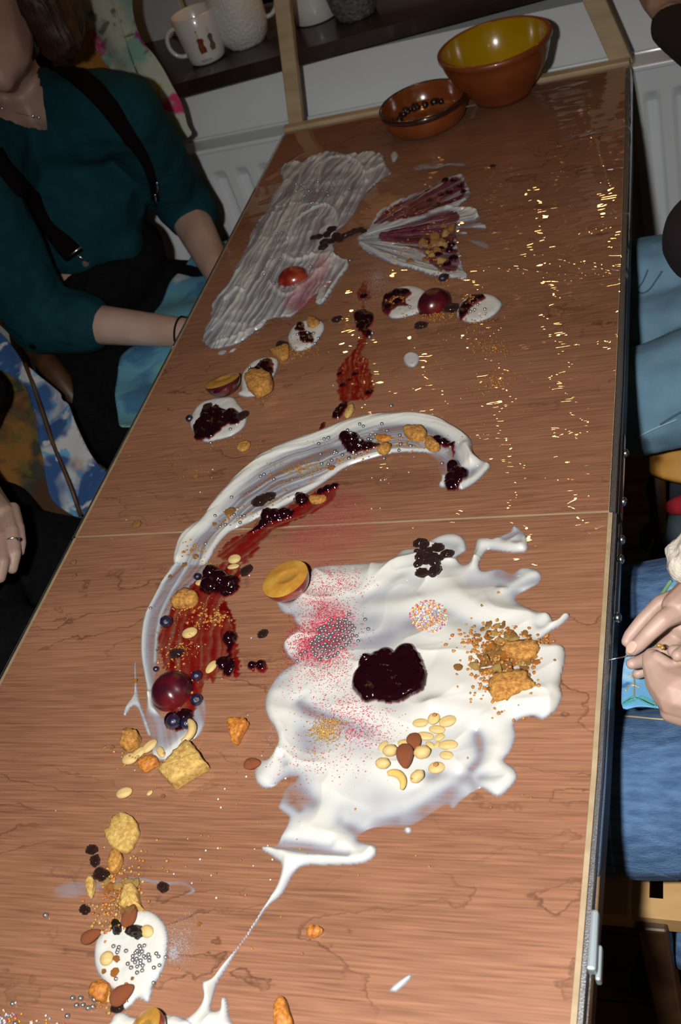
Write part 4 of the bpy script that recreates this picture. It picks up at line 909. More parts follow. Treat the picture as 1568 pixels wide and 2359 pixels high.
smear('cream_pool', 'large splashed pool of white cream across the front half of the table, trailing a tail', 'cream', blob, h=.0030, ew=.008, ta=.0013, fold=.75, nz=.35, nsc=28, sub=4,
  ridges=[([(640,1600),(628,1640),(650,1690),(640,1740),(610,1790)],.010,.0035),([(735,1340),(850,1330),(930,1300),(1010,1330),(1080,1400),(1180,1420),(1290,1425)],.012,.004),([(860,1400),(950,1390),(1050,1380),(1110,1410)],.01,.002),
    ([(690,1480),(720,1440),(800,1400)],.012,.002),([(1000,1560),(1100,1620),(1230,1620),(1275,1560),(1270,1510)],.016,.0045),([(1000,1640),(1110,1650),(1150,1700),(1140,1760),(1170,1790),(1140,1815)],.009,.0035),
    ([(960,1500),(1040,1470),(1060,1560),(1000,1620)],.02,.003),([(1050,1780),(960,1840),(880,1870),(800,1880)],.007,.002),([(700,1560),(780,1590),(830,1640),(900,1660),(990,1650)],.014,.003),([(760,1745),(850,1760),(950,1800)],.012,.0025),
    ([(660,1990),(640,2050),(600,2110),(550,2180),(500,2250),(478,2290),(440,2350)],.005,.003),([(620,1960),(700,1978),(820,1980),(855,1960)],.004,.002),([(700,1900),(740,1930),(800,1940)],.006,.0012),([(520,2310),(524,2360)],.004,.002),
    ([(1105,1250),(1190,1262),(1210,1240)],.006,.002),([(1095,1300),(1110,1260)],.006,.003),([(1000,1240),(1060,1245),(1070,1265)],.007,.002),([(1160,1360),(1215,1330),(1238,1322)],.005,.002),([(470,2270),(478,2290)],.005,.004)],
  thins=[([(1100,1690),(1108,1740),(1085,1770)],.006,.93),([(1110,1790),(1145,1780)],.006,.8),([(800,1400),(840,1385),(950,1370)],.012,.55),([(960,1440),(1020,1410),(1090,1440)],.011,.82),([(1060,1430),(1110,1445)],.006,.9),
    ([(690,1620),(720,1640),(790,1660),(850,1680)],.008,.88),([(700,1690),(710,1720)],.01,.4),([(990,1790),(1060,1790)],.007,.97),([(1080,1790),(1095,1810)],.007,.8),([(950,1850),(990,1830),(1030,1820)],.010,.90),([(960,1830),(975,1860)],.007,.95),
    ([(810,1880),(880,1872),(920,1862)],.006,.96),([(870,1880),(910,1885)],.005,.85),([(790,1890),(830,1930)],.008,.93),([(640,1950),(700,1958),(800,1968)],.0035,.97),([(655,1940),(720,1948),(760,1950)],.005,.8),([(670,1830),(720,1850)],.010,.85),([(672,1845),(690,1862)],.004,.9),([(650,1748),(656,1758)],.004,1.0),
    ([(730,1485),(760,1475),(800,1480)],.013,.5),([(1080,1345),(1170,1350),(1190,1385)],.009,.65),([(1150,1320),(1180,1330)],.008,.8),([(1165,1240),(1200,1225),(1195,1245)],.006,.85),([(1020,1250),(1050,1250)],.007,.6),([(1245,1440),(1280,1425)],.006,.9),([(1240,1415),(1250,1440)],.005,.8),([(1185,1345),(1230,1335)],.008,.6),([(900,1600),(960,1700),(1100,1700)],.02,.3),([(1060,1620),(1110,1640)],.012,.5),([(1180,1640),(1120,1640)],.01,.4),
    ([(860,1440),(930,1450),(940,1490)],.02,.35),([(1150,1350),(1170,1352)],.003,.9)])
c_out = [(402,1300),(403,1272),(412,1245),(428,1222),(446,1206),(466,1195),(482,1172),(502,1143),(540,1101),(598,1050),(658,1018),(720,1000),(760,984),(800,970),(850,958),(905,952),(975,955),(1020,970),(1060,994),(1084,1014),(1087,1036),(1096,1054),(1128,1070),(1116,1090),(1096,1110),(1076,1123),(1060,1128),(1040,1118),(1022,1124),(1011,1118),(1017,1104),(1014,1088),(1004,1062),(990,1046),(960,1042),(900,1045),(850,1058),(800,1075),(762,1100),(722,1126),(682,1150),(650,1168),(610,1184),(570,1206),(530,1224),(500,1256),(484,1285),(470,1301),(440,1302)]
c_mid = [(425,1290),(450,1235),(520,1160),(620,1085),(740,1045),(860,1000),(970,990),(1060,1050),(1060,1110)]
smear('cream_swoosh', 'long curved white cream swoosh arching across the middle of the table', 'cream', c_out, h=.0016, ew=.0035, ta=.0010, streak=(c_mid, .0045, .09, .85), nz=.2,
  ridges=[([(410,1285),(428,1238),(470,1205),(510,1150),(610,1055),(730,1006),(850,968),(975,965),(1060,1004),(1078,1040),(1085,1065)],.0085,.0052),([(470,1290),(520,1222),(610,1178),(720,1118),(800,1068),(900,1040),(980,1040)],.0055,.0028),([(1120,1072),(1095,1100),(1060,1120)],.005,.003),([(1020,1100),(1016,1115)],.004,.003),([(1075,1035),(1090,1060)],.007,.004)],
  thins=[([(880,990),(960,985),(1030,1015),(1055,1060)],.007,.8),([(560,1140),(620,1100),(700,1058),(760,1035)],.006,.75),([(1005,1060),(1030,1100),(1060,1075),(1045,1045)],.010,.7),([(440,1270),(470,1240),(490,1200)],.008,.6),([(1095,1080),(1110,1075)],.006,.5)])
tail = [(402,1299),(385,1318),(368,1345),(352,1378),(334,1412),(326,1450),(324,1500),(330,1540),(337,1580),(338,1615),(336,1650),(345,1690),(352,1712),(350,1735),(362,1748),(392,1752),(420,1738),(430,1712),(460,1690),(473,1650),(468,1610),(440,1640),(400,1660),(372,1650),(352,1620),(352,1585),(360,1540),(362,1495),(368,1452),(392,1408),(420,1375),(444,1350),(468,1318),(474,1302)]
smear('cream_tail', 'thin translucent tail of smeared cream running down past the dark whole plum half', 'cream', tail, h=.0007, ew=.003, ta=.0011, streak=([(440,1310),(380,1380),(345,1450),(343,1550),(350,1650),(370,1740)], .004, .1, .95), nz=.4,
  ridges=[([(404,1302),(370,1350),(340,1412),(330,1460),(330,1530),(345,1600)],.0028,.0022),([(430,1305),(380,1390),(362,1450),(358,1520)],.0022,.0012),([(355,1740),(385,1735),(410,1715),(440,1690)],.007,.003),([(344,1600),(348,1630),(370,1640)],.003,.003)])
smear('cream_streak', 'thin broken strand of cream left of the dark plum half', 'cream', [(311,1520),(309,1560),(309,1590),(304,1608),(292,1622),(284,1645),(290,1646),(304,1626),(318,1632),(330,1665),(340,1692),(347,1690),(338,1660),(324,1625),(316,1590),(313,1550)], h=.0016, ew=.002, ta=.0012, nz=.8, nsc=200)
comb = [(697,373),(715,362),(737,354),(771,349),(800,357),(843,352),(875,354),(884,368),(891,385),(900,400),(880,412),(843,445),(823,477),(808,500),(794,518),(776,532),(766,550),(768,566),(774,590),(800,601),(803,612),(792,630),(769,660),(754,688),(736,702),(727,694),(730,676),(712,690),(697,706),(671,729),(648,731),(622,735),(600,752),(572,776),(545,792),(502,803),(484,800),(467,785),(470,768),(474,750),(482,738),(487,722),(490,700),(506,675),(520,656),(533,641),(541,622),(548,605),(560,585),(571,565),(579,538),(596,510),(611,490),(622,463),(636,440),(648,425),(651,410),(646,392),(658,378),(680,373)]
smear('cream_patch', 'broad patch of greyish cream finger-combed into long parallel grooves, left of centre', 'cream', comb, h=.0032, ew=.0022, ta=.0015, rough=.004, streak=([(485,790),(540,700),(600,600),(660,490),(720,400),(760,360)], .0058, .085, .82), nz=.45, nsc=50, floor_t=.0003, fold=.35,
  ridges=[([(735,362),(700,385),(670,470),(620,560),(560,670),(490,760)],.0028,.0022),([(664,552),(684,508),(722,482),(752,474),(774,492),(772,525),(762,556)],.0026,.0034),([(660,560),(690,480),(730,470)],.003,.0018),([(730,440),(745,375),(790,362),(830,380),(845,420)],.003,.0028),([(775,590),(800,604),(780,640),(745,692)],.0035,.003),
    ([(620,650),(660,680),(720,640),(760,600)],.004,.002),([(655,590),(680,600),(720,590)],.005,.003),([(860,365),(840,400),(880,380)],.004,.002),([(500,790),(560,770),(610,740)],.004,.0015),([(520,690),(545,665),(560,672)],.003,.003)],
  thins=[([(750,400),(800,400),(820,430)],.012,.25),([(690,420),(760,450)],.012,.3),([(760,620),(750,670)],.005,.5)])
smear('cream_fleck', 'two small dabs of cream just below the combed patch', 'cream', [(501,815),(511,807),(522,808),(513,817)], h=.0016, ew=.002)
for n_, a, lb in (('cream_fleck', [(527,812),(537,804),(545,803),(536,811)], 'tiny dab of cream beside the combed patch, nearer the table middle'), ('cream_fleck', [(582,762),(598,750),(612,742),(600,757)], 'thin slanted dab of cream under the combed patch'), ('cream_fleck', [(900,358),(912,350),(917,362),(905,375)], 'thin cream fleck right of the top of the combed patch'),
    ('cream_drop', [(931,820),(946,812),(962,816),(966,830),(955,845),(940,845),(930,833)], 'single round drop of white cream on bare wood in the table middle'), ('cream_drop', [(931,1912),(936,1905),(946,1906),(946,1916),(938,1920)], 'small round cream drop below the splashed pool'),
    ('cream_drop', [(899,2282),(905,2270),(925,2255),(944,2245),(946,2253),(930,2270),(912,2285)], 'elongated drop of cream near the front of the table')):
    smear(n_, lb, 'cream', a, h=.0028, ew=.004)
fan_o = [(823,549),(833,541),(846,531),(855,517),(864,502),(880,482),(923,459),(981,436),(1024,411),(1050,404),(1067,405),(1072,420),(1084,442),(1074,460),(1056,477),(1085,479),(1100,487),(1104,499),(1096,508),(1119,520),(1112,526),(1064,524),(1054,530),(1076,535),(1070,541),(1048,539),(1052,560),(1057,580),(1064,612),(1077,641),(1048,641),(1010,638),(952,621),(900,607),(866,592),(837,575),(826,562)]
smear('cream_fan', 'fan of cream and jam combed outward like a butterfly wing, right of the grooved patch', 'cream', fan_o, h=.0028, ew=.002, ta=.0015, fan=((812,556), 26, .9), rough=.004, floor_t=.00015, ridges=[([(1030,480),(1090,486),(1100,500)],.004,.003),([(830,560),(900,600),(960,620),(1040,638)],.003,.0018),([(850,540),(900,520),(960,490),(1030,470)],.003,.001)])
jamfan = [(860,518),(885,492),(925,466),(985,442),(1030,414),(1062,412),(1074,440),(1060,462),(1020,478),(985,492),(1040,488),(1060,500),(1050,520),(1050,560),(1058,610),(1040,630),(1000,618),(965,580),(900,565),(870,545),(900,530),(960,510),(980,500),(930,508),(880,515)]
smear('jam_fan', 'purple jam combed through the fan of cream', 'jam', jamfan, h=.0014, ew=.004, ta=.0006, m=M_JAMP, fan=((812,556), 22, .90), rough=.006, nz=.6, lumps=[(1000,428,.006,.004),(1025,420,.006,.005),(1045,418,.006,.004),(1060,432,.005,.004),(985,440,.005,.003),(1035,445,.006,.004),(1015,452,.006,.003),(990,465,.006,.003),(1010,475,.005,.003),(1068,445,.005,.004),(1015,575,.006,.005),(1035,580,.006,.006),(1010,590,.006,.005),(1045,600,.007,.006),(1030,612,.006,.005),(1040,570,.006,.006),(955,535,.005,.002)])
def dollop(lb, out, h=.004, **k): return smear('cream_dollop', lb, 'cream', out, h=h, ew=.008, ta=.0009, nz=.15, nsc=90, **k)
dollop('cream dollop at the left table edge, mostly covered in dark jam', [(438,968),(452,940),(472,925),(500,918),(535,916),(548,930),(560,945),(568,962),(560,985),(535,1003),(500,1014),(472,1018),(455,1005),(441,988)])
dollop('oval cream dollop behind the cut plum half on the left, jam on top', [(556,900),(556,870),(566,850),(582,835),(605,826),(628,824),(640,832),(636,855),(620,880),(604,900),(590,912),(565,915),(548,908)])
dollop('small egg-shaped cream dollop with two jam spots and a biscuit crumb', [(664,785),(666,768),(680,750),(700,741),(722,737),(742,742),(747,755),(738,775),(722,795),(705,805),(680,809)])
dollop('cream dollop under the glossy whole plum half on the right, jam at its left end', [(878,708),(882,690),(896,675),(918,664),(950,660),(980,672),(990,700),(978,715),(945,728),(905,734),(890,722)])
dollop('rightmost cream dollop, jam along its left side', [(1052,728),(1056,708),(1072,690),(1095,680),(1130,680),(1150,692),(1155,704),(1140,725),(1115,738),(1085,744),(1064,738)])
dollop('cream dollop near the front left of the table covered with nuts and silver balls', [(218,2190),(224,2165),(245,2140),(262,2130),(290,2110),(320,2098),(348,2100),(372,2120),(385,2150),(385,2185),(378,2220),(366,2250),(352,2270),(346,2300),(338,2308),(318,2300),(300,2318),(285,2325),(280,2310),(275,2290),(250,2270),(232,2250),(220,2225)], h=.005)
dollop('cream under the plum at the front edge of the frame', [(258,2350),(266,2336),(282,2332),(300,2342),(340,2350),(380,2338),(420,2345),(440,2375),(258,2375)], h=.004)
smear('water_smear', 'dried translucent smear on the wood near the front left', 'smear', [(290,2018),(330,2022),(380,2030),(420,2030),(445,2045),(448,2055),(425,2062),(440,2048),(415,2037),(370,2037),(320,2028)], h=.00045, ew=.002, ta=.0012, nz=.5)
smear('water_smear', 'wide faint milky smear left of the front dollop', 'smear', [(125,2045),(160,2030),(220,2030),(290,2022),(240,2045),(180,2066),(130,2066)], h=.0002, ew=.005, ta=.0012, nz=.8)
smear('water_smear', 'short watery smear behind the berry fan', 'smear', [(952,386),(975,378),(1000,382),(1030,376),(1068,376),(1066,382),(1030,381),(1005,388),(980,388),(962,392)], h=.0007, ew=.002, ta=.0012, nz=.8, nsc=200)
smear('water_smear', 'faint wet smear right of the berry fan', 'smear', [(1078,553),(1110,556),(1125,566),(1120,572),(1095,563)], h=.0006, ew=.002, ta=.0012, nz=.8, nsc=200)

def jam(lb, out, h=.004, lumps=(), ew=.004, **k):
    k.setdefault('ta', .0008); k.setdefault('nz', .35); k.setdefault('nsc', 150); k.setdefault('rough', .004)
    return smear(k.pop('name', 'jam_blob'), lb, 'jam', out, h=h, ew=ew, m=M_JAM, lumps=lumps, **k)
jam('big glossy pool of dark jam in the middle of the white cream', [(814,1590),(816,1565),(828,1545),(848,1528),(862,1510),(885,1503),(905,1510),(930,1500),(955,1503),(972,1520),(982,1545),(988,1565),(985,1585),(975,1600),(950,1612),(930,1622),(895,1626),(868,1622),(845,1625),(830,1612)], h=.0085, ew=.009, nz=.12, rough=.001, lumps=[(845,1530,.008,.0098),(890,1518,.009,.0102),(935,1516,.011,.0104),(852,1612,.007,.008)])
jam('jam heaped on the left-edge cream dollop', [(447,1003),(448,985),(462,965),(470,948),(490,945),(500,938),(520,950),(540,948),(552,955),(560,968),(545,985),(525,985),(510,998),(500,1005),(485,1015),(465,1014),(450,1012)], h=.003, lumps=[(495,955,.007,.008),(515,965,.008,.0075),(535,960,.008,.0085),(480,985,.008,.007),(505,985,.007,.0065),(465,1000,.007,.006),(545,968,.007,.007),(475,965,.006,.006)])
jam('jam on the oval dollop behind the cut plum half', [(565,873),(575,860),(590,850),(602,836),(622,830),(630,838),(632,858),(624,872),(610,878),(592,874),(578,876)], h=.002, lumps=[(612,845,.007,.006),(595,858,.007,.006),(620,858,.006,.006),(580,866,.006,.005)])
jam('square jam spot on the small egg-shaped dollop, nearer the camera', [(691,772),(705,770),(718,772),(725,790),(715,796),(698,795),(691,783)], h=.003, ew=.005)
jam('smaller jam spot at the back of the egg-shaped dollop', [(681,762),(688,750),(698,750),(704,762),(700,770),(686,769)], h=.003, ew=.004)
jam('jam clump at the left end of the dollop under the glossy plum', [(878,712),(882,692),(895,680),(920,670),(945,672),(948,684),(936,695),(940,710),(918,712),(902,722),(896,728),(884,722)], h=.002, lumps=[(895,690,.007,.006),(915,682,.007,.007),(935,680,.006,.006),(895,712,.006,.005),(918,700,.007,.006)])
jam('jam along the left side of the rightmost dollop', [(1058,735),(1060,712),(1072,700),(1085,686),(1105,685),(1118,690),(1115,698),(1098,706),(1085,718),(1072,735)], h=.002, lumps=[(1075,712,.006,.005),(1092,698,.006,.005),(1108,692,.005,.005),(1068,726,.006,.004)])
jam('dark jam clump at the top of the upright jam trail in the table middle', [(815,725),(822,716),(838,714),(852,718),(860,732),(856,748),(846,758),(858,765),(850,778),(838,776),(832,768),(822,756),(816,742)], h=.003, lumps=[(828,728,.008,.008),(848,735,.008,.008),(836,748,.007,.007),(845,768,.006,.006),(838,735,.007,.009)])
jam('small red jam splatter above the upright jam trail', [(822,672),(832,655),(840,645),(848,650),(845,665),(856,678),(848,690),(838,695),(840,710),(832,708),(834,694),(824,688)], h=.0008, ta=.0009, nz=.9, lumps=[(838,683,.006,.005)])
jam('translucent red jam patch dragged into a squarish shape in the table middle', [(776,860),(788,836),(805,818),(818,800),(826,782),(840,772),(845,782),(838,800),(828,815),(840,822),(846,828),(848,845),(856,870),(858,895),(852,912),(838,920),(815,922),(800,928),(782,922),(778,905),(776,885)], h=.0011, ta=.0004, rough=.006, nz=.5, streak=([(840,760),(825,820),(815,920)], .004, .06, .7), lumps=[(782,862,.004,.003),(790,888,.005,.003),(818,862,.005,.003),(850,905,.006,.003),(806,875,.004,.0025)], name='jam_patch')
jam('short black jam drip under the red jam patch', [(766,960),(772,946),(782,935),(790,926),(800,928),(798,940),(790,952),(780,964),(770,966)], h=.004, lumps=[(775,957,.005,.005),(792,938,.004,.005)])
jam('tiny lone drop of red jam left of the jam drip', [(734,988),(738,978),(746,973),(749,978),(744,986),(738,991)], h=.002)
jam('dark jam clump lying on the crest of the cream swoosh', [(786,1020),(786,1003),(798,998),(815,1002),(828,1010),(845,1018),(865,1022),(876,1026),(860,1036),(842,1042),(815,1046),(802,1042),(795,1030)], h=.003, lumps=[(796,1010,.008,.009),(812,1015,.009,.010),(826,1025,.008,.008),(845,1030,.008,.006),(808,1035,.007,.006)])
jam('jam drip with a red hooked tail at the right end of the cream swoosh', [(997,1010),(1010,1004),(1022,1010),(1035,1018),(1048,1024),(1048,1034),(1044,1056),(1041,1048),(1040,1032),(1025,1034),(1010,1026)], h=.0025, lumps=[(1008,1014,.006,.006),(1020,1020,.006,.006)])
jam('cluster of jammy berries inside the hook of the cream swoosh', [(1026,1110),(1030,1095),(1036,1082),(1042,1070),(1055,1072),(1062,1082),(1074,1086),(1076,1100),(1066,1112),(1058,1126),(1042,1131),(1030,1126)], h=.004, lumps=[(1044,1080,.008,.011),(1064,1095,.008,.009),(1045,1102,.009,.009),(1040,1120,.008,.007),(1060,1110,.007,.007),(1052,1092,.008,.010)])
jam('long red jam streak running beside the cream swoosh', [(498,1275),(506,1262),(530,1242),(560,1228),(590,1206),(612,1186),(640,1172),(680,1160),(710,1140),(745,1124),(776,1116),(782,1122),(770,1132),(768,1150),(740,1170),(700,1190),(660,1210),(630,1222),(610,1235),(595,1260),(575,1285),(560,1300),(545,1292),(520,1290),(505,1285)], h=.0009, ta=.0005, rough=.008, nz=.6, streak=([(510,1285),(600,1220),(700,1170),(780,1120)], .004, .05, .8), name='jam_streak', lumps=[(770,1120,.005,.004),(755,1126,.006,.005),(740,1132,.006,.004)])
jam('dark jam clump halfway along the long red jam streak', [(565,1232),(580,1222),(600,1205),(604,1190),(618,1180),(640,1175),(665,1172),(680,1180),(672,1192),(650,1200),(625,1208),(598,1222)], h=.003, lumps=[(618,1190,.009,.010),(635,1190,.009,.009),(655,1185,.008,.008),(610,1205,.008,.006)])
jam('small dark jam clump beside the biscuit crumb near the end of the jam streak', [(678,1150),(690,1140),(704,1138),(714,1148),(710,1162),(694,1168),(682,1162)], h=.003, lumps=[(695,1152,.008,.009)])
lo = [(372,1530),(362,1500),(368,1460),(380,1425),(395,1395),(420,1370),(445,1345),(470,1325),(500,1300),(540,1290),(556,1310),(548,1345),(525,1370),(520,1400),(530,1430),(540,1465),(545,1500),(552,1548),(545,1560),(530,1530),(515,1560),(500,1548),(490,1575),(480,1560),(465,1580),(450,1640),(430,1665),(400,1650),(395,1600),(385,1560)]
jam('wide translucent red jam smear combed down toward the dark plum half', lo, h=.0011, ta=.0006, rough=.010, nz=.6, streak=([(500,1300),(450,1400),(430,1500),(430,1660)], .005, .07, .85), name='jam_smear')
jam('large black jam clump at the top of the wide red smear', [(460,1350),(468,1335),(480,1318),(500,1310),(520,1322),(545,1335),(550,1350),(540,1368),(520,1376),(500,1368),(480,1372),(465,1362)], h=.004, lumps=[(486,1322,.009,.011),(505,1335,.010,.011),(530,1345,.010,.010),(485,1352,.011,.012),(515,1362,.009,.008)])
jam('dark jam drip hanging down the right side of the wide red smear', [(515,1475),(518,1462),(530,1456),(544,1462),(544,1480),(538,1495),(534,1512),(542,1525),(540,1545),(528,1558),(515,1552),(508,1540),(500,1530),(503,1518),(518,1515),(525,1500)], h=.003, lumps=[(530,1472,.008,.009),(512,1530,.008,.007),(530,1545,.007,.006)])
smear('jam_thread', 'thin thread of red jam curving down to the dark drip', 'jam', [(505,1400),(515,1388),(528,1402),(540,1430),(542,1452),(536,1455),(532,1432),(520,1410),(508,1412)], h=.0014, ew=.002, ta=.0007, m=M_JAM, rough=.006, nz=.7)
jam('jam-coated berries below the dark whole plum half', [(384,1668),(392,1648),(412,1640),(440,1638),(446,1655),(436,1672),(415,1684),(396,1682)], h=.005, lumps=[(400,1662,.009,.011),(425,1655,.009,.010)])
jam('pair of joined jammy berries on bare wood left of the cream pool', [(572,1535),(578,1524),(588,1526),(594,1520),(602,1518),(612,1530),(612,1544),(600,1549),(590,1542),(580,1546)], h=.002, lumps=[(581,1534,.0045,.006),(602,1533,.005,.007)])
def stain(lb, out, a, **k): return smear('pink_stain', lb, 'stain', out, h=.0003, ew=.02, ta=.0006, m=M_STAIN, nz=.9, nsc=220, thf=lambda X, Y, sd: a * np.clip(sd / .015, 0, 1), **k)
stain('pink powder stain on the wood between the jam streak and the cream pool', [(640,1230),(700,1190),(780,1120),(850,1140),(880,1200),(860,1260),(760,1300),(680,1290),(630,1270)], .30)
stain('bright pink stain along the back edge of the cream pool', [(690,1300),(740,1288),(850,1284),(870,1292),(800,1302),(720,1312)], .9)
stain('pink blush in the hollow of the grey cream patch', [(640,700),(680,650),(710,620),(750,580),(770,620),(740,680),(700,720),(660,725)], .6)
stain('pink powder bed under the silver balls on the cream pool', [(670,1530),(680,1490),(700,1440),(720,1390),(760,1370),(820,1400),(830,1440),(820,1480),(800,1520),(740,1540),(700,1545)], .7)

# ================================================================== small food: prototypes
def ico(r=1, sub=3):
    bm = bmesh.new(); bmesh.ops.create_icosphere(bm, subdivisions=sub, radius=r); return bm
def tomesh(bm, name='m'):
    smooth(bm); me = bpy.data.meshes.new(name); bm.to_mesh(me); bm.free(); return me
def chunk(seed, fl=.7, rg=.6, sub=3, facet=4):
    bm = ico(1, sub); rr = random.Random(seed)
    pl = [Vector((rr.uniform(-1, 1), rr.uniform(-1, 1), rr.uniform(-1, 1))).normalized() for _ in range(10)]
    dd = [rr.uniform(.45, .85) for _ in pl]
    for v in bm.verts:
        n = v.co.normalized(); r = 1.0
        for p, q in zip(pl, dd):
            c_ = n.dot(p)
            if c_ > .05: r = min(r, q / c_)
        r *= 1 + rg * (float(fbm(n.x * 3 + seed, n.y * 3 + n.z * 4)) - .5) + rg * .5 * (float(vn(n.x * 9 + seed, n.y * 9 + n.z * 7)) - .5)
        v.co = n * r; v.co.z *= fl; v.co.z = max(v.co.z, -.3)
        v.co.z += .3
    k = 1 / max(math.hypot(v.co.x, v.co.y) for v in bm.verts)
    for v in bm.verts: v.co *= k
    return tomesh(bm)
def raisin_me(seed):
    bm = ico(1, 3)
    for v in bm.verts:
        n = v.co.normalized(); r = 1 + .32 * (float(fbm(n.x * 3.2 + seed * 3, n.y * 3.2 + n.z * 3)) - .5) * 2 + .10 * math.sin(11 * n.x + seed) * math.cos(9 * n.y)
        v.co = Vector((n.x * r * 1.15, n.y * r * .85, n.z * r * .62 + .5))
    return tomesh(bm)
def berry_me(seed=0, crown=True):
    bm = ico(1, 3)
    for v in bm.verts:
        n = v.co.normalized(); r = 1 + .06 * (float(fbm(n.x * 2.5 + seed, n.y * 2.5 + n.z * 2)) - .5) * 2
        q = math.acos(max(-1, min(1, n.dot(Vector((.5, -.5, .7)).normalized()))))
        if crown and q < .5: r -= .14 * (1 - q / .5); r += .07 * math.exp(-((q - .42) / .1) ** 2)
        v.co = Vector((n.x * r, n.y * r, n.z * r * .9 + .8))
    return tomesh(bm)
def almond_me():
    bm = ico(1, 3)
    for v in bm.verts:
        x, y, z = v.co; t = (x + 1) / 2; w = .56 * (1 - .32 * x) ; 
        v.co = Vector((x * 1.0, y * w * 1.08, z * .40 + .36)); v.co.z += .02 * math.sin(y * 28)
    return tomesh(bm)
def peanut_me():
    bm = ico(1, 3)
    for v in bm.verts:
        x, y, z = v.co; v.co = Vector((x, y, max(z, -.25) * .62 + .16))
        if z > .3: v.co.z -= .10 * math.exp(-((y / .18) ** 2))
    return tomesh(bm)
def nut_me():
    bm = ico(1, 3)
    for v in bm.verts:
        x, y, z = v.co; v.co = Vector((x, y * .9, z * .8 + .7))
        a = math.atan2(y, x); v.co *= 1 + .03 * math.cos(6 * a)
    return tomesh(bm)
def cashew_me():
    pts = []; rs = []
    for i in range(15):
        t = i / 14; a = -1.25 + 2.5 * t; pts.append((.85 * math.sin(a), .8 * math.cos(a) - .5, .30)); rs.append(.30 * math.sin(math.pi * (.06 + .88 * t)) ** .45 * (1.1 - .25 * t))
    return tube(pts, rs, 14)
CH = [chunk(s, .75) for s in (1, 2, 3, 4, 5, 6)]; FLK = [chunk(s, .28, .5) for s in (11, 12, 13, 14)]
RA = [raisin_me(s) for s in (1, 2, 3, 4)]; BE = [berry_me(0), berry_me(3, False)]
ALM = almond_me(); PNT = peanut_me(); NUT = nut_me(); CAS = cashew_me()
SB = tomesh(ico(1, 3)); SB.transform(Matrix.Translation((0, 0, .85)))
for me, m in [(x, M_BISC) for x in CH + FLK] + [(x, M_RAIS) for x in RA] + [(x, M_BERRY) for x in BE] + [(ALM, M_ALM), (PNT, M_NUT), (NUT, M_NUT), (CAS, M_CASH), (SB, M_SILVER)]: me.materials.append(m)
def item(me, name, label, cat, px, py, wpx, rot=0, asp=1.0, group=None, sink=.0, zs=1.0, m=None, tilt=(0, 0), lift=0, bump=True):
    """copy of a prototype set on whatever lies at that point; wpx = length in photo pixels, asp = width/length"""
    P = T(px, py, .003); P = T(px, py, hz(P[0], P[1]) - TZ + .001)
    if name == 'raisin': wpx *= .82 if group else .9
    z = hz(P[0], P[1]); s = wpx * .5 * mpp(P)
    o = bpy.data.objects.new(name, me); COL.objects.link(o)
    o.location = (P[0], P[1], z - sink * s + lift); o.scale = (s, s * asp, s * min(asp, 1) * zs if asp < 1 else s * zs)
    o.rotation_euler = (tilt[0], tilt[1], rot)
    if m is not None:
        o.material_slots[0].link = 'OBJECT'; o.material_slots[0].material = m
    tag(o, label, cat, group)
    if bump:       # later things rest on this one
        i0 = int((P[0] - s - GX0) / G); i1 = int((P[0] + s - GX0) / G) + 1; j0 = int((P[1] - s - GY0) / G); j1 = int((P[1] + s - GY0) / G) + 1
        i0 = max(i0, 0); j0 = max(j0, 0); i1 = min(i1, NX); j1 = min(j1, NY)
        if i1 > i0 and j1 > j0:
            X = _X[j0:j1, i0:i1]; Y = _Y[j0:j1, i0:i1]; q = 1 - ((X - P[0]) ** 2 + (Y - P[1]) ** 2) / (s * .8) ** 2
            tp = (z - TZ) + s * .7 * zs * min(asp, 1) * np.clip(q, 0, 1) ** .5
            HM[j0:j1, i0:i1] = np.where(q > 0, np.maximum(HM[j0:j1, i0:i1], tp), HM[j0:j1, i0:i1])
    return o

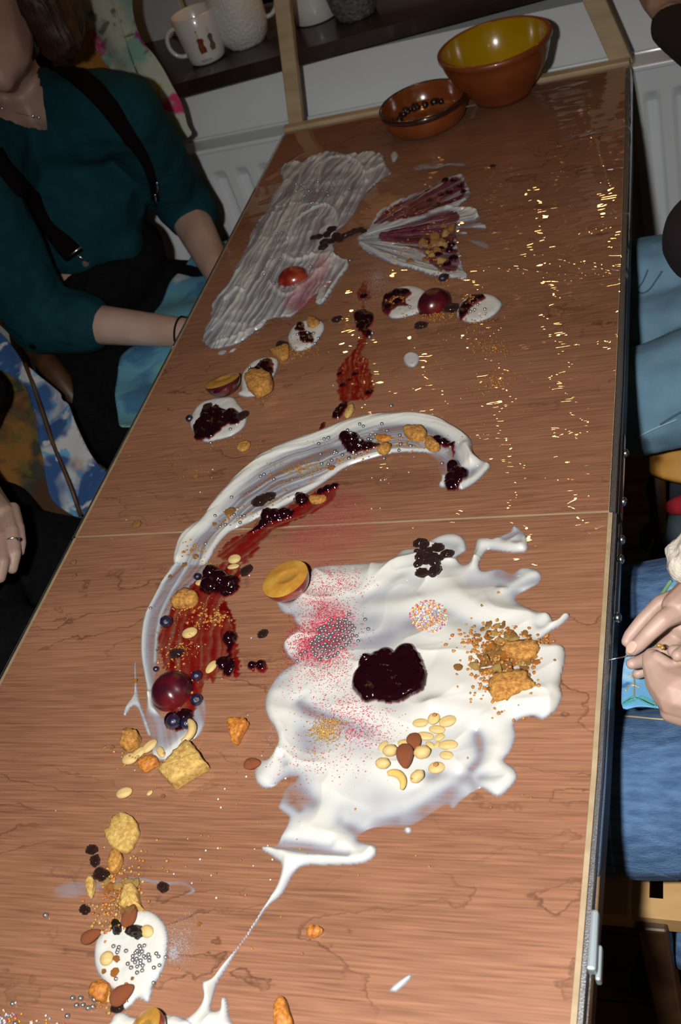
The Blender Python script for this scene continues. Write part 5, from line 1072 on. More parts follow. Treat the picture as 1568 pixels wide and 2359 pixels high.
# plums
def plum(label, px, py, wpx, asp, cut, tilt=(0, 0), rot=0, red=False, sq=.8, hx=.12):
    P = T(px, py, .012); z = hz(P[0], P[1]) - .002; P = T(px, py, z - TZ + (.010 if not cut else .012)); s = wpx * .5 * mpp(P)
    t = thing('plum_half', label, 'plum', (P[0], P[1], z)); mk = M_PLUMRED if red else M_PLUMSKIN
    bm = bmesh.new(); bmesh.ops.create_uvsphere(bm, u_segments=40, v_segments=24, radius=1)
    for v in bm.verts:
        x, y, zz = v.co; cr = .07 * math.exp(-(y / .22) ** 2) * (.5 + .5 * x)       # the seam of the fruit
        if not cut:
            v.co = Vector((x, y * asp, max(zz, -.03) * sq)) * (1 - cr)
        else:
            v.co = Vector((x, y * asp, min(zz, 0) * sq)) * (1 - cr * .3)
    if not cut:
        bmesh.ops.scale(bm, vec=(s, s, s), verts=bm.verts)
        me = tomesh(bm); me.transform(Matrix.Rotation(rot, 4, 'Z')); me.transform(Matrix.Translation((P[0], P[1], z))); obj('skin', me, mk, t)
        bm = bmesh.new(); bmesh.ops.create_circle(bm, cap_ends=True, segments=40, radius=1)
        bmesh.ops.scale(bm, vec=(s * .97, s * .97 * asp, 1), verts=bm.verts); me = tomesh(bm); me.transform(Matrix.Rotation(rot, 4, 'Z')); me.transform(Matrix.Translation((P[0], P[1], z + .0004))); obj('flesh', me, M_FLESH, t)
    else:
        bmesh.ops.delete(bm, geom=[f for f in bm.faces if all(v.co.z > -1e-5 for v in f.verts)], context='FACES')
        Rt = Matrix.Rotation(rot, 4, 'Z') @ Matrix.Rotation(tilt[0], 4, 'X') @ Matrix.Rotation(tilt[1], 4, 'Y')
        me = tomesh(bm); me.transform(Matrix.Scale(s, 4)); me.transform(Rt)
        # flesh disc with stone hollow
        V = []; F = []; nr, na = 14, 40; mi = []
        for i in range(nr + 1):
            r = i / nr
            for k in range(na):
                a = 2 * math.pi * k / na; x, y = r * math.cos(a) * .995, r * math.sin(a) * asp * .995
                d = math.hypot((x - hx) / .50, y / (.34)); zz = -.11 * max(0, 1 - d * d) + .10 * (1 - r * r)
                V.append((x * s, y * s, zz * s))
        for i in range(nr):
            for k in range(na): F.append((i * na + k, i * na + (k + 1) % na, (i + 1) * na + (k + 1) % na, (i + 1) * na + k)[::-1])
        mf = me_from(V, F)
        for p in mf.polygons:
            c_ = p.center / s; mi.append(1 if math.hypot((c_.x - hx) / .50, c_.y / .34) < .8 else 0)
        mf.polygons.foreach_set('material_index', mi); mf.transform(Rt)
        co = np.array([v.co[:] for v in me.vertices]); zmin = co[:, 2].min(); off = Matrix.Translation((P[0], P[1], z - zmin))
        me.transform(off); mf.transform(off); obj('skin', me, mk, t); obj('flesh', mf, [M_FLESH, M_PIT], t)
    return t
plum('dark glossy plum half lying face down at the lower left of the red smear', 390, 1582, 106, .98, False, rot=-.6, sq=.95)
plum('small round red plum half on the grooved grey cream patch', 671, 630, 76, .84, False, rot=.3, red=True, sq=.78)
plum('dark red plum half cut side down between the two cream dollops on the right', 997, 688, 88, .84, False, rot=.9, sq=.9)
plum('yellow cut plum half at the upper left corner of the cream pool', 663, 1347, 116, .95, True, tilt=(-.06, -.14), rot=.35, red=True, sq=.85)
plum('cut plum half with orange flesh at the left, behind the jam covered dollop', 516, 888, 86, .92, True, tilt=(-.26, -.05), rot=.2, sq=.85)
plum('plum half cut off by the bottom of the frame, front left', 335, 2372, 116, .8, True, tilt=(-.1, -.5), rot=.1, red=True, sq=.8)

# raisins, berries, nuts and biscuit pieces, one by one
R_ = 'raisin'
for px, py, w, r, lb in ((600,1158,40,.7,'large raisin lying on the cream swoosh'),(620,1148,32,.5,'raisin stuck to the back of the large raisin on the swoosh'),(606,1462,27,.9,'single black raisin on bare wood between jam smear and cream pool'),
    (568,1317,32,.9,'oval black raisin right of the two peanuts at the top of the red smear'),(408,1508,34,.2,'dark raisin above the dark plum half'),(650,797,28,-.2,'raisin left of the egg-shaped dollop'),(776,738,24,.4,'small raisin behind the egg-shaped dollop'),
    (970,753,30,.0,'raisin below the dark red plum half'),(1040,714,36,.1,'raisin between the dark red plum and the rightmost dollop'),(480,941,22,.7,'raisin on the back of the left-edge dollop'),(559,960,30,.9,'brown-gold raisin at the right of the left-edge dollop'),
    (213,1959,30,.2,'round raisin at the top of the front-left chain'),(220,1985,30,-1.1,'long raisin in the middle of the front-left chain'),(235,2017,40,-.3,'largest raisin at the end of the front-left chain'),(376,2045,30,-.5,'lone brown raisin right of the front biscuit crumbs'),(196,2097,28,-.5,'lone raisin left of the front biscuit crumbs'),
    (272,2322,34,.2,'raisin against the plum at the bottom of the frame'),(1023,640,24,0,'dark raisin between the berry fan and the red plum half'),(1135,383,12,0,'tiny raisin on bare wood near the brown dish')):
    item(random.choice(RA), 'raisin', lb, R_, px, py, w, r)
for px, py, w, r in ((968,1256,34,.3),(978,1262,28,1),(1008,1263,34,.1),(1030,1279,34,.2),(962,1275,16,.0),(970,1284,34,.9),(993,1290,34,.2),(965,1302,28,.7),(1000,1300,36,-.6),(1012,1292,28,.5),(1001,1318,38,1.0),(974,1326,36,.1),(988,1272,26,.8),(984,1302,20,.5)):
    item(random.choice(RA), 'raisin', 'raisin in the heap of raisins on the back of the cream pool', R_, px, py, w, r, group='raisins heaped on the cream pool', bump=False, lift=random.uniform(0, .003))
for px, py, w, r in ((722,549,18,.5),(735,548,22,0),(748,560,26,.4),(755,540,26,.8),(765,533,24,.2),(775,545,24,0),(783,553,24,.9),(795,545,22,.3),(806,540,22,.2),(818,535,24,0),(828,532,22,.5),(838,534,18,.2),(745,572,26,.3),(762,556,22,.9)):
    item(random.choice(RA), 'raisin', 'raisin in the row of raisins across the right side of the grooved cream patch', R_, px, py, w, r, group='raisins in a row between patch and fan', bump=False)
for px, py, w, lb in ((386,1438,30,'blueberry with a pale bloom at the left edge of the red smear'),(455,1561,26,'blueberry touching the right side of the dark plum half'),(455,1617,30,'blueberry just below right of the dark plum half'),(438,968,18,'black berry at the left end of the left-edge dollop'),(456,1331,18,'black berry left of the big jam clump'),(1018,640,18,'dark berry above the red plum half'),(398,1660,34,'large dark berry under the dark plum half'),(424,1658,30,'dark berry beside the cashew'),(360,1543,14,'dark berry at the back left of the dark plum half')):
    item(BE[0] if w > 20 else BE[1], 'berry', lb, 'berry', px, py, w, random.random() * 3)
for px, py, w, r, a, lb in ((540,1288,32,.1,.85,'round peanut half at the top of the red smear'),(537,1305,30,.15,.5,'thin peanut half under the round peanut half'),(460,1342,24,-.1,.7,'peanut piece left of the big jam clump'),(437,1458,38,.3,.8,'peanut half in the middle of the red smear'),(487,1536,38,1.2,.6,'peanut half standing at the lower right of the red smear'),
    (344,1719,42,.95,.62,'split peanut half near the end of the cream tail'),(299,1748,40,.2,.75,'leftmost peanut half in front of the dark plum'),(319,1735,40,.9,.6,'peanut half overlapping the leftmost one'),(370,1732,36,-.8,.5,'narrow peanut half on the end of the cream tail'),(286,1826,40,.35,.7,'lone peanut half on bare wood at the left'),(344,1826,16,.9,.7,'small nut chip right of the lone peanut half'),
    (338,2145,36,-.4,.8,'pale nut piece on the front-left dollop'),(246,2208,34,.3,1.0,'flat pale nut slice on the left of the front dollop'),(262,2292,44,.8,.5,'pale nut sliver beside the lower almond')):
    item(PNT, 'peanut', lb, 'nut', px, py, w, r, asp=a)
NUTS = [(967,1663,38,.1,.6,PNT),(996,1647,34,1.2,.85,PNT),(1030,1660,42,.4,.7,PNT),(1005,1678,40,-.1,.55,PNT),(978,1695,44,-.1,.5,PNT),(1012,1698,26,.6,.7,PNT),(882,1718,30,1.0,.6,PNT),(900,1733,36,.2,.9,NUT),(928,1712,26,.1,.7,PNT),(974,1738,40,.3,.9,NUT),(990,1716,26,-.6,.6,PNT),(1006,1715,20,1.2,.6,PNT),(1032,1716,46,.1,.55,PNT),(1028,1740,34,-.1,.65,PNT),(1005,1768,40,.2,.75,PNT),(883,1762,36,0,.85,NUT),(962,1792,38,.9,.8,NUT)]
for px, py, w, r, a, me in NUTS:
    o = item(me, 'peanut', 'pale peeled nut in the heap of nuts on the cream pool', 'nut', px, py, w, r, asp=a, group='peeled nuts heaped on the cream pool', bump=False)
for px, py, w in ((1001, 1650, 12), (1006, 1769, 14), (952, 1800, 8)):
    P = T(px, py, .012); item(FLK[0], 'nut_germ', 'brown germ mark on a pale nut in the nut heap', 'nut', px, py, w, 0, m=M_NUTD, lift=.0062, group='brown nut marks', bump=False)
item(CAS, 'cashew', 'cashew at the front of the nut heap on the cream pool', 'nut', 916, 1798, 68, -.75)
item(CAS, 'cashew', 'pale cashew below the dark berry at the end of the cream tail', 'nut', 436, 1688, 68, -1.5, m=M_NUT)
for px, py, w, r, a, lb in ((935,1748,66,-1.35,1,'long brown almond in the middle of the nut heap'),(956,1712,46,-1.1,1.2,'shorter brown almond at the back of the nut heap'),(583,1762,44,.1,1.1,'almond half in the cream at the left tip of the pool'),(212,2159,52,.55,1,'almond lying left of the front dollop'),(302,2113,56,1.5,1.05,'almond standing at the top of the front dollop'),(285,2294,64,.75,1.1,'almond at the lower end of the front dollop')):
    item(ALM, 'almond', lb, 'nut', px, py, w, r, asp=a, lift=.001 if 'heap' in lb else 0)
M_CHOC = mat('dark_nut_husk', (.010, .005, .003), .3, coat=.4, bump=.4, bscale=200)
item(CH[3], 'chocolate_shard', 'triangular dark chocolate shard on the top of the front dollop', 'chocolate', 313, 2150, 56, .2, asp=.75, m=M_CHOC)
item(CH[4], 'chocolate_shard', 'dark glossy chocolate shard left of the triangular one', 'chocolate', 268, 2135, 50, -.9, asp=.6, m=M_CHOC)

# big biscuit pieces
def slab(name, label, out, h, m, dome=.3, seed=0, gr=None, base=None, edge=.0015, tilt=0):
    P = cr_spline(xy(out), 3, True); c_ = P.mean(0); z = hz(c_[0], c_[1]) if base is None else TZ + base
    V = []; F = []; n = len(P); rings = [(1.0, 0), (1.03, .35), (1.0, .8), (.94, 1.0), (.7, 1.0 + dome * .5), (.4, 1 + dome * .8), (.15, 1 + dome)]
    for k, (r, hh) in enumerate(rings):
        for i, p in enumerate(P):
            q = c_ + (p - c_) * r; nz_ = float(fbm(q[0] * 400 + seed, q[1] * 400 + k * 3, seed, 2)) - .5
            d = (p - c_) / np.linalg.norm(p - c_); q = q + d * nz_ * edge * 1.6
            V.append((q[0], q[1], z + h * hh + nz_ * h * .32 * (k > 0) + tilt * (q[0] - c_[0])))
    for k in range(len(rings) - 1):
        for i in range(n): F.append((k * n + i, k * n + (i + 1) % n, (k + 1) * n + (i + 1) % n, (k + 1) * n + i))
    V.append((c_[0], c_[1], z + h * (1 + dome))); F += [((len(rings) - 1) * n + i, (len(rings) - 1) * n + (i + 1) % n, len(V) - 1) for i in range(n)]
    return tag(obj(name, me_from(V, F), m), label, 'biscuit', gr)
slab('biscuit_piece', 'thick wedge of pale biscuit at the end of the cream tail', [(376,1788),(385,1775),(395,1760),(418,1738),(432,1722),(448,1722),(460,1740),(480,1766),(482,1772),(460,1786),(435,1800),(412,1816),(400,1812)], .013, M_BISC2, .12, 1)
slab('biscuit_piece', 'flat oval scalloped biscuit piece at the front left', [(246,1930),(246,1918),(258,1905),(262,1890),(275,1880),(292,1878),(308,1888),(318,1902),(321,1922),(312,1940),(306,1955),(292,1965),(272,1962),(256,1948)], .006, M_BISC2, .15, 2)
slab('biscuit_piece', 'chunky crumbly biscuit piece in front of the oval dollop on the left', [(571,885),(578,876),(592,869),(612,871),(628,878),(631,892),(628,905),(612,915),(598,922),(586,915),(576,905)], .013, M_BISC, .25, 3)
slab('biscuit_piece', 'four-sided toasted biscuit flake between the cream tail and the cream pool', [(528,1668),(536,1660),(552,1662),(570,1663),(573,1672),(566,1684),(556,1700),(550,1714),(536,1712),(534,1695),(530,1682)], .007, M_CARA, .1, 4)
slab('biscuit_piece', 'biscuit piece behind the peanut halves in front of the dark plum', [(284,1722),(288,1706),(292,1692),(306,1688),(322,1696),(324,1710),(318,1720),(304,1730),(292,1732)], .010, M_BISC, .2, 5)
slab('biscuit_piece', 'orange-brown biscuit piece left of the thick wedge', [(320,1764),(330,1752),(345,1745),(362,1748),(366,1760),(350,1772),(332,1780)], .006, M_CARA, .2, 6)
slab('biscuit_piece', 'broken biscuit piece between raisin and egg-shaped dollop', [(624,812),(636,808),(648,802),(662,798),(667,810),(664,824),(652,832),(640,826)], .006, M_BISC, .2, 7)
slab('biscuit_piece', 'biscuit crumb on top of the egg-shaped dollop', [(710,750),(714,738),(728,742),(738,748),(734,756),(722,762),(712,758)], .004, M_BISC, .2, 8)
slab('biscuit_piece', 'large biscuit lump at the back of the crumble on the cream swoosh', [(932,998),(940,990),(958,991),(972,990),(984,1002),(982,1014),(970,1020),(950,1018),(936,1008)], .007, M_BISC, .3, 9)
slab('biscuit_piece', 'biscuit lump next to the hooked jam drip', [(982,1020),(992,1012),(1002,1022),(1014,1032),(1012,1042),(998,1044),(984,1036)], .006, M_BISC, .3, 10)
slab('biscuit_piece', 'biscuit lump on the inner edge of the cream swoosh', [(872,1042),(880,1034),(892,1030),(902,1034),(898,1046),(886,1052),(874,1050)], .005, M_BISC, .3, 11)
slab('biscuit_piece', 'flat caramel flake right of the jam clump on the swoosh', [(864,1010),(876,1005),(892,1006),(902,1010),(895,1016),(878,1020)], .003, M_CARA, .3, 12)
slab('biscuit_piece', 'sandy lump of biscuit at the left of the red jam smear', [(399,1392),(412,1378),(428,1368),(445,1368),(458,1376),(456,1390),(444,1400),(425,1402),(405,1402)], .009, M_BISC, .3, 13)
slab('biscuit_piece', 'biscuit flake lying over the end of the jam streak', [(712,1152),(722,1146),(738,1145),(752,1146),(748,1156),(732,1162),(718,1160)], .004, M_BISC, .3, 14)
slab('biscuit_piece', 'big biscuit lump at the front of the crumble heap on the cream pool', [(1130,1600),(1135,1580),(1150,1568),(1178,1566),(1200,1560),(1215,1562),(1225,1582),(1238,1592),(1215,1602),(1190,1612),(1165,1628),(1148,1630),(1138,1615)], .006, M_BISC, .25, 15, base=None, edge=.004)
slab('biscuit_piece', 'big biscuit lump at the right of the crumble heap on the cream pool', [(1155,1508),(1180,1492),(1210,1488),(1238,1490),(1242,1510),(1228,1526),(1200,1532),(1175,1524)], .007, M_BISC, .25, 16, base=.005, edge=.004)
slab('biscuit_piece', 'crumbling biscuit lump under the almond at the front left', [(285,2080),(288,2060),(295,2042),(312,2042),(320,2060),(325,2085),(330,2096),(305,2100),(288,2095)], .008, M_BISC2, .2, 17)
slab('biscuit_piece', 'upright biscuit stick below the oval biscuit at the front left', [(255,2005),(256,1985),(260,1966),(272,1962),(284,1972),(282,1990),(272,2008),(262,2014)], .006, M_BISC, .2, 18)
slab('biscuit_piece', 'pale thin biscuit sliver left of the front crumbs', [(200,2045),(204,2024),(214,2022),(220,2036),(216,2060),(210,2070)], .004, M_BISC2, .2, 19)
slab('biscuit_piece', 'caramel biscuit lump at the lower left of the front dollop', [(212,2290),(222,2272),(240,2264),(256,2272),(252,2290),(246,2310),(232,2310),(218,2302)], .008, M_CARA, .3, 20)
slab('biscuit_piece', 'tall biscuit shard at the bottom of the frame, right of the cream tail', [(636,2352),(638,2325),(648,2303),(660,2306),(666,2330),(676,2362),(655,2375),(640,2372)], .008, M_CARA, .3, 21)
slab('biscuit_piece', 'golden biscuit crumb on bare wood near the front, right of the cream tail', [(708,2150),(712,2136),(728,2135),(744,2144),(735,2154),(715,2160)], .004, M_CARA, .3, 22)
slab('biscuit_piece', 'pale biscuit shard beside the short jam drip', [(795,960),(800,945),(812,933),(816,942),(810,955),(800,963)], .004, M_BISC2, .3, 23)
slab('biscuit_piece', 'biscuit flake on bare wood below the left-edge dollop', [(547,1036),(551,1022),(566,1017),(577,1022),(572,1034),(558,1040)], .003, M_BISC, .2, 24)
for i, (px, py, w, lb) in enumerate(((316,1208,26,'biscuit crumb on the wood left of the cream swoosh, just above the seam'),(168,1297,20,'biscuit crumb at the left table edge below the seam'),(172,1326,15,'lower of two biscuit crumbs at the left table edge'),(450,1097,16,'biscuit crumb above the left end of the swoosh'),(391,1071,14,'small crumb left of the swoosh, further back'),(400,1178,8,'tiny crumb left of the swoosh'),(602,932,14,'crumb just below the chunky biscuit piece'),
    (258,1720,14,'crumb at the far left of the peanut halves'),(375,1833,12,'crumb right of the small nut chip'),(310,1568,14,'orange crumb left of the dark plum half'),(388,1325,14,'crumb on the edge of the cream tail'),(450,1283,18,'crumb on the lower end of the cream swoosh'),(530,1180,30,'long crumb on the left part of the swoosh'),(493,1207,14,'round crumb on the left part of the swoosh'),(425,1300,18,'crumb where the swoosh meets its tail'),(268,2210,20,'caramel crumb on the left of the front dollop'),
    (264,2240,24,'orange caramel bit in the middle of the front dollop'),(240,2237,16,'orange caramel bit at the left rim of the front dollop'),(304,2254,12,'small orange bit at the lower middle of the front dollop'),(458,2127,14,'orange crumb right of the front dollop'),(1055,1536,24,'crumb left of the crumble heap on the cream pool'),(895,1028,20,'dark toasted crumb on the swoosh'),(765,1080,22,'caramel crumb on the inner rim of the swoosh'),(870,1020,10,'small caramel crumb on the swoosh'))):
    item(CH[i % 6] if i % 2 else FLK[i % 4], 'biscuit_crumb', lb, 'biscuit', px, py, w, random.random() * 6, m=M_CARA if 'orange' in lb or 'caramel' in lb else None)
# crumble heap on the cream pool: separate lumps
rr = random.Random(3)
for k in range(115):
    a = rr.uniform(0, 6.28); q = rr.random() ** .6; px = 1160 + 78 * q * math.cos(a); py = 1510 + 78 * q * math.sin(a) + .15 * (px - 1160)
    if (px - 1160) / 80 + (py - 1500) / 60 < -1.5: continue
    item(CH[k % 6], 'biscuit_lump', 'biscuit lump in the crumble heap on the right of the cream pool', 'biscuit', px, py, rr.uniform(16, 44) * (1.15 - .5 * q), rr.random() * 6, group='biscuit crumble heap on the cream pool', m=[None, None, M_CARA, M_BISC2][k % 4], sink=.35, bump=(k % 3 == 0))
for k in range(16):
    px, py = [(1020,520),(1025,540),(1012,555),(1000,560),(1018,565),(1005,575),(990,568),(985,580),(1030,530),(1040,525),(995,590),(975,560),(980,598),(1015,600),(945,602),(1000,545)][k]
    item(CH[k % 6], 'biscuit_lump', 'biscuit lump on the berry and cream fan', 'biscuit', px, py, rr.uniform(18, 34), rr.random() * 6, group='biscuit lumps on the fan', m=[None, M_BISC2, None][k % 3], bump=False, sink=.2)
for k in range(22):
    px, py = rr.uniform(240, 320), rr.uniform(2025, 2105)
    item(CH[k % 6], 'biscuit_lump', 'biscuit lump in the crumbs behind the front dollop', 'biscuit', px, py, rr.uniform(12, 34), rr.random() * 6, group='biscuit crumbs behind the front dollop', m=[None, M_BISC2, M_CARA][k % 3], bump=False)

# ------------------------------------------------------------------ things too fine to count
def scatter(name, label, cat, clusters, size, m, shape='chunk', flat=.6, seed=1, gauss=True, lift=0):
    """clusters: (px, py, rx, ry, n[, angle]); one mesh of tiny grains lying on the surface"""
    rs = np.random.default_rng(seed); bm = bmesh.new(); bmesh.ops.create_icosphere(bm, subdivisions=1, radius=1)
    bv = np.array([v.co[:] for v in bm.verts]); bf = np.array([[v.index for v in f.verts] for f in bm.faces]); bm.free()
    if shape == 'tet':
        bv = np.array([(1, 0, -.3), (-.5, .87, -.3), (-.5, -.87, -.3), (0, 0, .8)]); bf = np.array([(0, 2, 1), (0, 1, 3), (1, 2, 3), (2, 0, 3)])
    V = []; F = []; nvt = 0; MI = []
    for cl in clusters:
        px, py, rx_, ry_, n = cl[:5]; an = cl[5] if len(cl) > 5 else 0
        for _ in range(n):
            if gauss: a, b = np.clip(rs.normal(0, .5, 2), -1.6, 1.6)
            else:
                q = math.sqrt(rs.random()); t = rs.random() * 6.283; a, b = q * math.cos(t), q * math.sin(t)
            x = px + a * rx_ * math.cos(an) - b * ry_ * math.sin(an); y = py + a * rx_ * math.sin(an) + b * ry_ * math.cos(an)
            P = T(x, y, .002); z = hz(P[0], P[1])
            if z - TZ > .004: P = T(x, y, z - TZ); z = hz(P[0], P[1])
            if not (-.0 < P[0] < rx(P[1])): continue
            if shape == 'tet' and ((x - 902) / 96) ** 2 + ((y - 1563) / 70) ** 2 < 1: continue
            s = rs.uniform(*size); v = bv * (1 + rs.uniform(-.3, .3, bv.shape) * (shape != 'ball')); v = v * np.array([1, 1, flat]) * s
            t = rs.random() * 6.283; c_, s_ = math.cos(t), math.sin(t); v = v @ np.array([[c_, -s_, 0], [s_, c_, 0], [0, 0, 1]]).T
            V.append(v + np.array([P[0], P[1], z + s * flat * .6 + lift])); F.append(bf + nvt); nvt += len(bv); MI += [int(rs.integers(0, len(m)))] * len(bf) if isinstance(m, list) else []
    me = me_from(np.concatenate(V), np.concatenate(F), smooth=(shape == 'ball'))
    if MI: me.polygons.foreach_set('material_index', MI)
    return tag(obj(name, me, m), label, cat, None, 'stuff')
scatter('pink_sugar', 'fine pink sugar dusted over the left side of the cream pool', 'sugar', [(755,1450,66,66,3200),(770,1340,75,35,800),(720,1380,40,30,300),(700,1480,40,40,900),(740,1520,90,30,700),(790,1640,90,50,700),(830,1690,80,40,550),(740,1560,110,50,500),(720,1750,130,60,350),(860,1600,60,60,250)], (.0003, .00085), M_PINK, 'tet', seed=2)
scatter('pink_sugar', 'pink powder scattered on the wood between jam streak and pool', 'sugar', [(740,1200,70,60,900),(700,1240,80,40,500),(800,1160,60,60,300),(660,1275,50,12,150)], (.00018, .0004), M_PINK, 'tet', seed=3)
scatter('pink_sugar', 'pink sugar grains over the cream swoosh', 'sugar', [(700,1060,70,25,120,-.4),(780,1010,80,20,120,-.3),(760,1080,60,15,100,-.4),(900,1030,100,20,50)], (.0002, .0005), M_PINK, 'tet', seed=4)
scatter('pink_sugar', 'pink sugar grains on the grooved grey cream patch', 'sugar', [(735,600,25,35,160),(700,660,40,30,200),(650,665,40,20,40),(745,540,30,20,25)], (.0003, .0008), M_PINK, 'tet', seed=5)
scatter('gold_sugar', 'heap of gold sugar crystals on the cream pool', 'sugar', [(748,1688,34,26,700),(775,1664,30,7,120),(722,1735,6,6,8)], (.0005, .0011), M_GOLD, 'tet', flat=1, seed=6)
scatter('gold_sugar', 'gold sugar crystals along the cream swoosh', 'sugar', [(690,1080,50,9,190,-.15),(720,1085,40,10,100,-.3),(640,1070,30,8,30),(465,1268,20,16,40),(480,1300,22,10,70),(750,1020,40,20,40),(600,1180,60,20,30,-.5),(850,1010,80,30,20)], (.0005, .0011), M_GOLD, 'tet', flat=1, seed=7)
scatter('gold_sugar', 'gold crystals on the red jam smear', 'sugar', [(415,1495,20,8,50),(440,1500,30,30,40),(430,1440,40,40,30),(467,1390,25,10,15)], (.0005, .0012), M_GOLD, 'tet', flat=1, seed=8)
scatter('silver_sparkle', 'cloud of silver sparkle dust right of the front dollop', 'sugar', [(410,2180,34,50,900),(425,2140,45,60,350),(398,2195,14,20,400)], (.00018, .00042), M_SPARK, 'tet', seed=9)
scatter('silver_sparkle', 'silver sparkle dust between the berry fan and the jam trail', 'sugar', [(870,640,24,26,600),(860,660,40,40,400),(835,700,30,25,120)], (.0002, .00045), M_SPARK, 'tet', seed=10)
scatter('silver_sparkle', 'sparse sparkle grains at the left rim of the cream pool', 'sugar', [(622,1700,18,36,120),(540,1800,60,60,40)], (.0002, .0004), M_SPARK, 'tet', seed=11)
NPM = [mat('sprinkle_white', (.66, .64, .62), .4), mat('sprinkle_pink', (.55, .06, .14), .4), mat('sprinkle_yellow', (.62, .36, .02), .4), mat('sprinkle_blue', (.35, .45, .70), .4), MATS['sprinkle_white'], mat('sprinkle_orange', (.75, .28, .06), .4)]
scatter('sugar_sprinkles', 'round patch of multicoloured sugar sprinkles on the cream pool', 'sprinkles', [(988,1420,44,38,600,.2)], (.00085, .00105), NPM, 'ball', flat=1, seed=12, gauss=False)
scatter('sugar_sprinkles', 'coloured sprinkles at the very front left corner of the frame', 'sprinkles', [(10,2350,28,26,60),(80,2345,90,20,16)], (.0008, .00105), NPM, 'ball', flat=1, seed=13)
scatter('biscuit_crumbs', 'fine biscuit crumbs around the crumble heap on the cream pool', 'crumbs', [(1150,1510,88,90,260),(1130,1560,50,60,90),(1085,1480,26,30,40),(1250,1480,20,14,20),(1180,1640,60,20,8)], (.0006, .0020), [M_BISC, M_CARA], seed=14)
scatter('biscuit_crumbs', 'fine biscuit crumbs on and under the berry fan', 'crumbs', [(1000,560,40,50,120),(900,490,50,20,40),(930,575,40,20,30),(1020,640,30,20,20)], (.0006, .0018), [M_BISC, M_CARA], seed=15)
scatter('biscuit_crumbs', 'scattered crumbs around the two right-hand dollops', 'crumbs', [(1010,730,40,14,160),(915,690,25,12,50),(1090,690,18,10,40),(1130,800,45,22,110),(1130,880,50,28,80),(1060,770,80,40,40),(960,735,50,20,40),(1040,860,200,80,40),(1110,735,40,16,40)], (.0004, .0014), [M_BISC, M_CARA], seed=16)
scatter('biscuit_crumbs', 'scattered crumbs around the left-hand dollops', 'crumbs', [(690,810,60,20,70),(650,815,40,20,60),(800,745,20,20,50),(600,920,30,12,20),(560,1020,80,30,16),(460,1090,100,60,20),(700,790,40,20,20)], (.0004, .0013), [M_BISC, M_CARA], seed=17)
scatter('biscuit_crumbs', 'caramel crumbs strewn along the cream swoosh', 'crumbs', [(940,1020,60,18,70),(800,1055,90,10,70,-.25),(700,1090,60,30,40,-.4),(640,1140,60,30,30,-.4),(540,1190,50,20,40,-.6),(440,1270,24,24,40)], (.0005, .0016), [M_BISC, M_CARA], seed=18)
scatter('biscuit_crumbs', 'crumbs over the wide red jam smear', 'crumbs', [(475,1430,45,26,50),(430,1400,40,20,30),(400,1500,30,40,40),(500,1420,20,20,50),(400,1560,90,60,20)], (.0005, .0018), [M_BISC, M_CARA], seed=19)
scatter('biscuit_crumbs', 'crumbs around the front-left biscuit pieces', 'crumbs', [(285,2060,50,50,150),(262,2000,20,30,30),(240,2110,40,40,50),(245,2300,40,30,60),(330,1980,60,60,20),(420,1740,50,40,30),(290,1740,60,40,20)], (.0005, .0018), [M_BISC, M_CARA, M_BISC2], seed=20)
scatter('biscuit_crumbs', 'few stray crumbs scattered over the bare wood', 'crumbs', [(600,1000,500,300,50),(500,1900,400,300,50),(1100,2000,250,200,8),(1010,300,40,14,50),(1150,1000,120,60,16)], (.0004, .0011), [M_BISC, M_CARA], seed=21)
scatter('cream_specks', 'tiny specks of cream on the bare wood', 'cream', [(860,1100,90,30,6),(950,1217,4,4,1),(500,1900,300,200,26),(600,1300,400,300,18),(900,1000,300,200,12)], (.0005, .0011), mat('cream_speck', (.8, .78, .72), .3), 'ball', seed=22)

# silver balls, each its own
def balls(label, group, pts, w=8.0):
    for px, py in pts:
        if py > 2500: continue
        item(SB, 'silver_ball', label, 'silver ball', px, py, w * random.uniform(.93, 1.06), 0, group=group, bump=False)
bp = []
rr = random.Random(5)
tries = 0
while len(bp) < 78 and tries < 9000:
    tries += 1; a = rr.uniform(0, 6.28); q = rr.random() ** .55; x = 765 + 46 * q * math.cos(a) ; y = 1470 + 46 * q * math.sin(a); x -= (y - 1470) * .35
    if all(math.hypot(x - u, y - v) > 8.2 for u, v in bp): bp.append((x, y))
bp += [(804,1416),(797,1428),(816,1448),(821,1465),(825,1477),(848,1450),(703,1503),(692,1508),(685,1524),(727,1511),(736,1520),(715,1483),(841,1428)]
balls('silver sugar ball in the pink-dusted cluster on the cream pool', 'silver balls on the pink-dusted cream', bp, 9)
up = Z2([(810,370),(848,375),(920,355),(985,345),(1115,335),(1132,345),(850,392),(848,410),(885,400),(905,410),(885,420),(910,422),(810,428),(1018,422),(1058,430),(1100,400),(1090,375),(1235,400),(1185,458),(868,462),(880,458),(860,500),(822,518),(928,515),(945,515),(1065,455),(655,762),(712,755),(690,750),(725,680),(605,968),(680,970),(556,1042),(545,1075),(583,1062),(600,1155),(628,1160),(682,1165),(706,1212),(782,1185),(925,1025),(1240,978),(845,930),(860,405),(870,430)], 450, 320, 3.484)
balls('silver sugar ball on the grooved grey cream patch', 'silver balls on the grooved patch', up, 6)
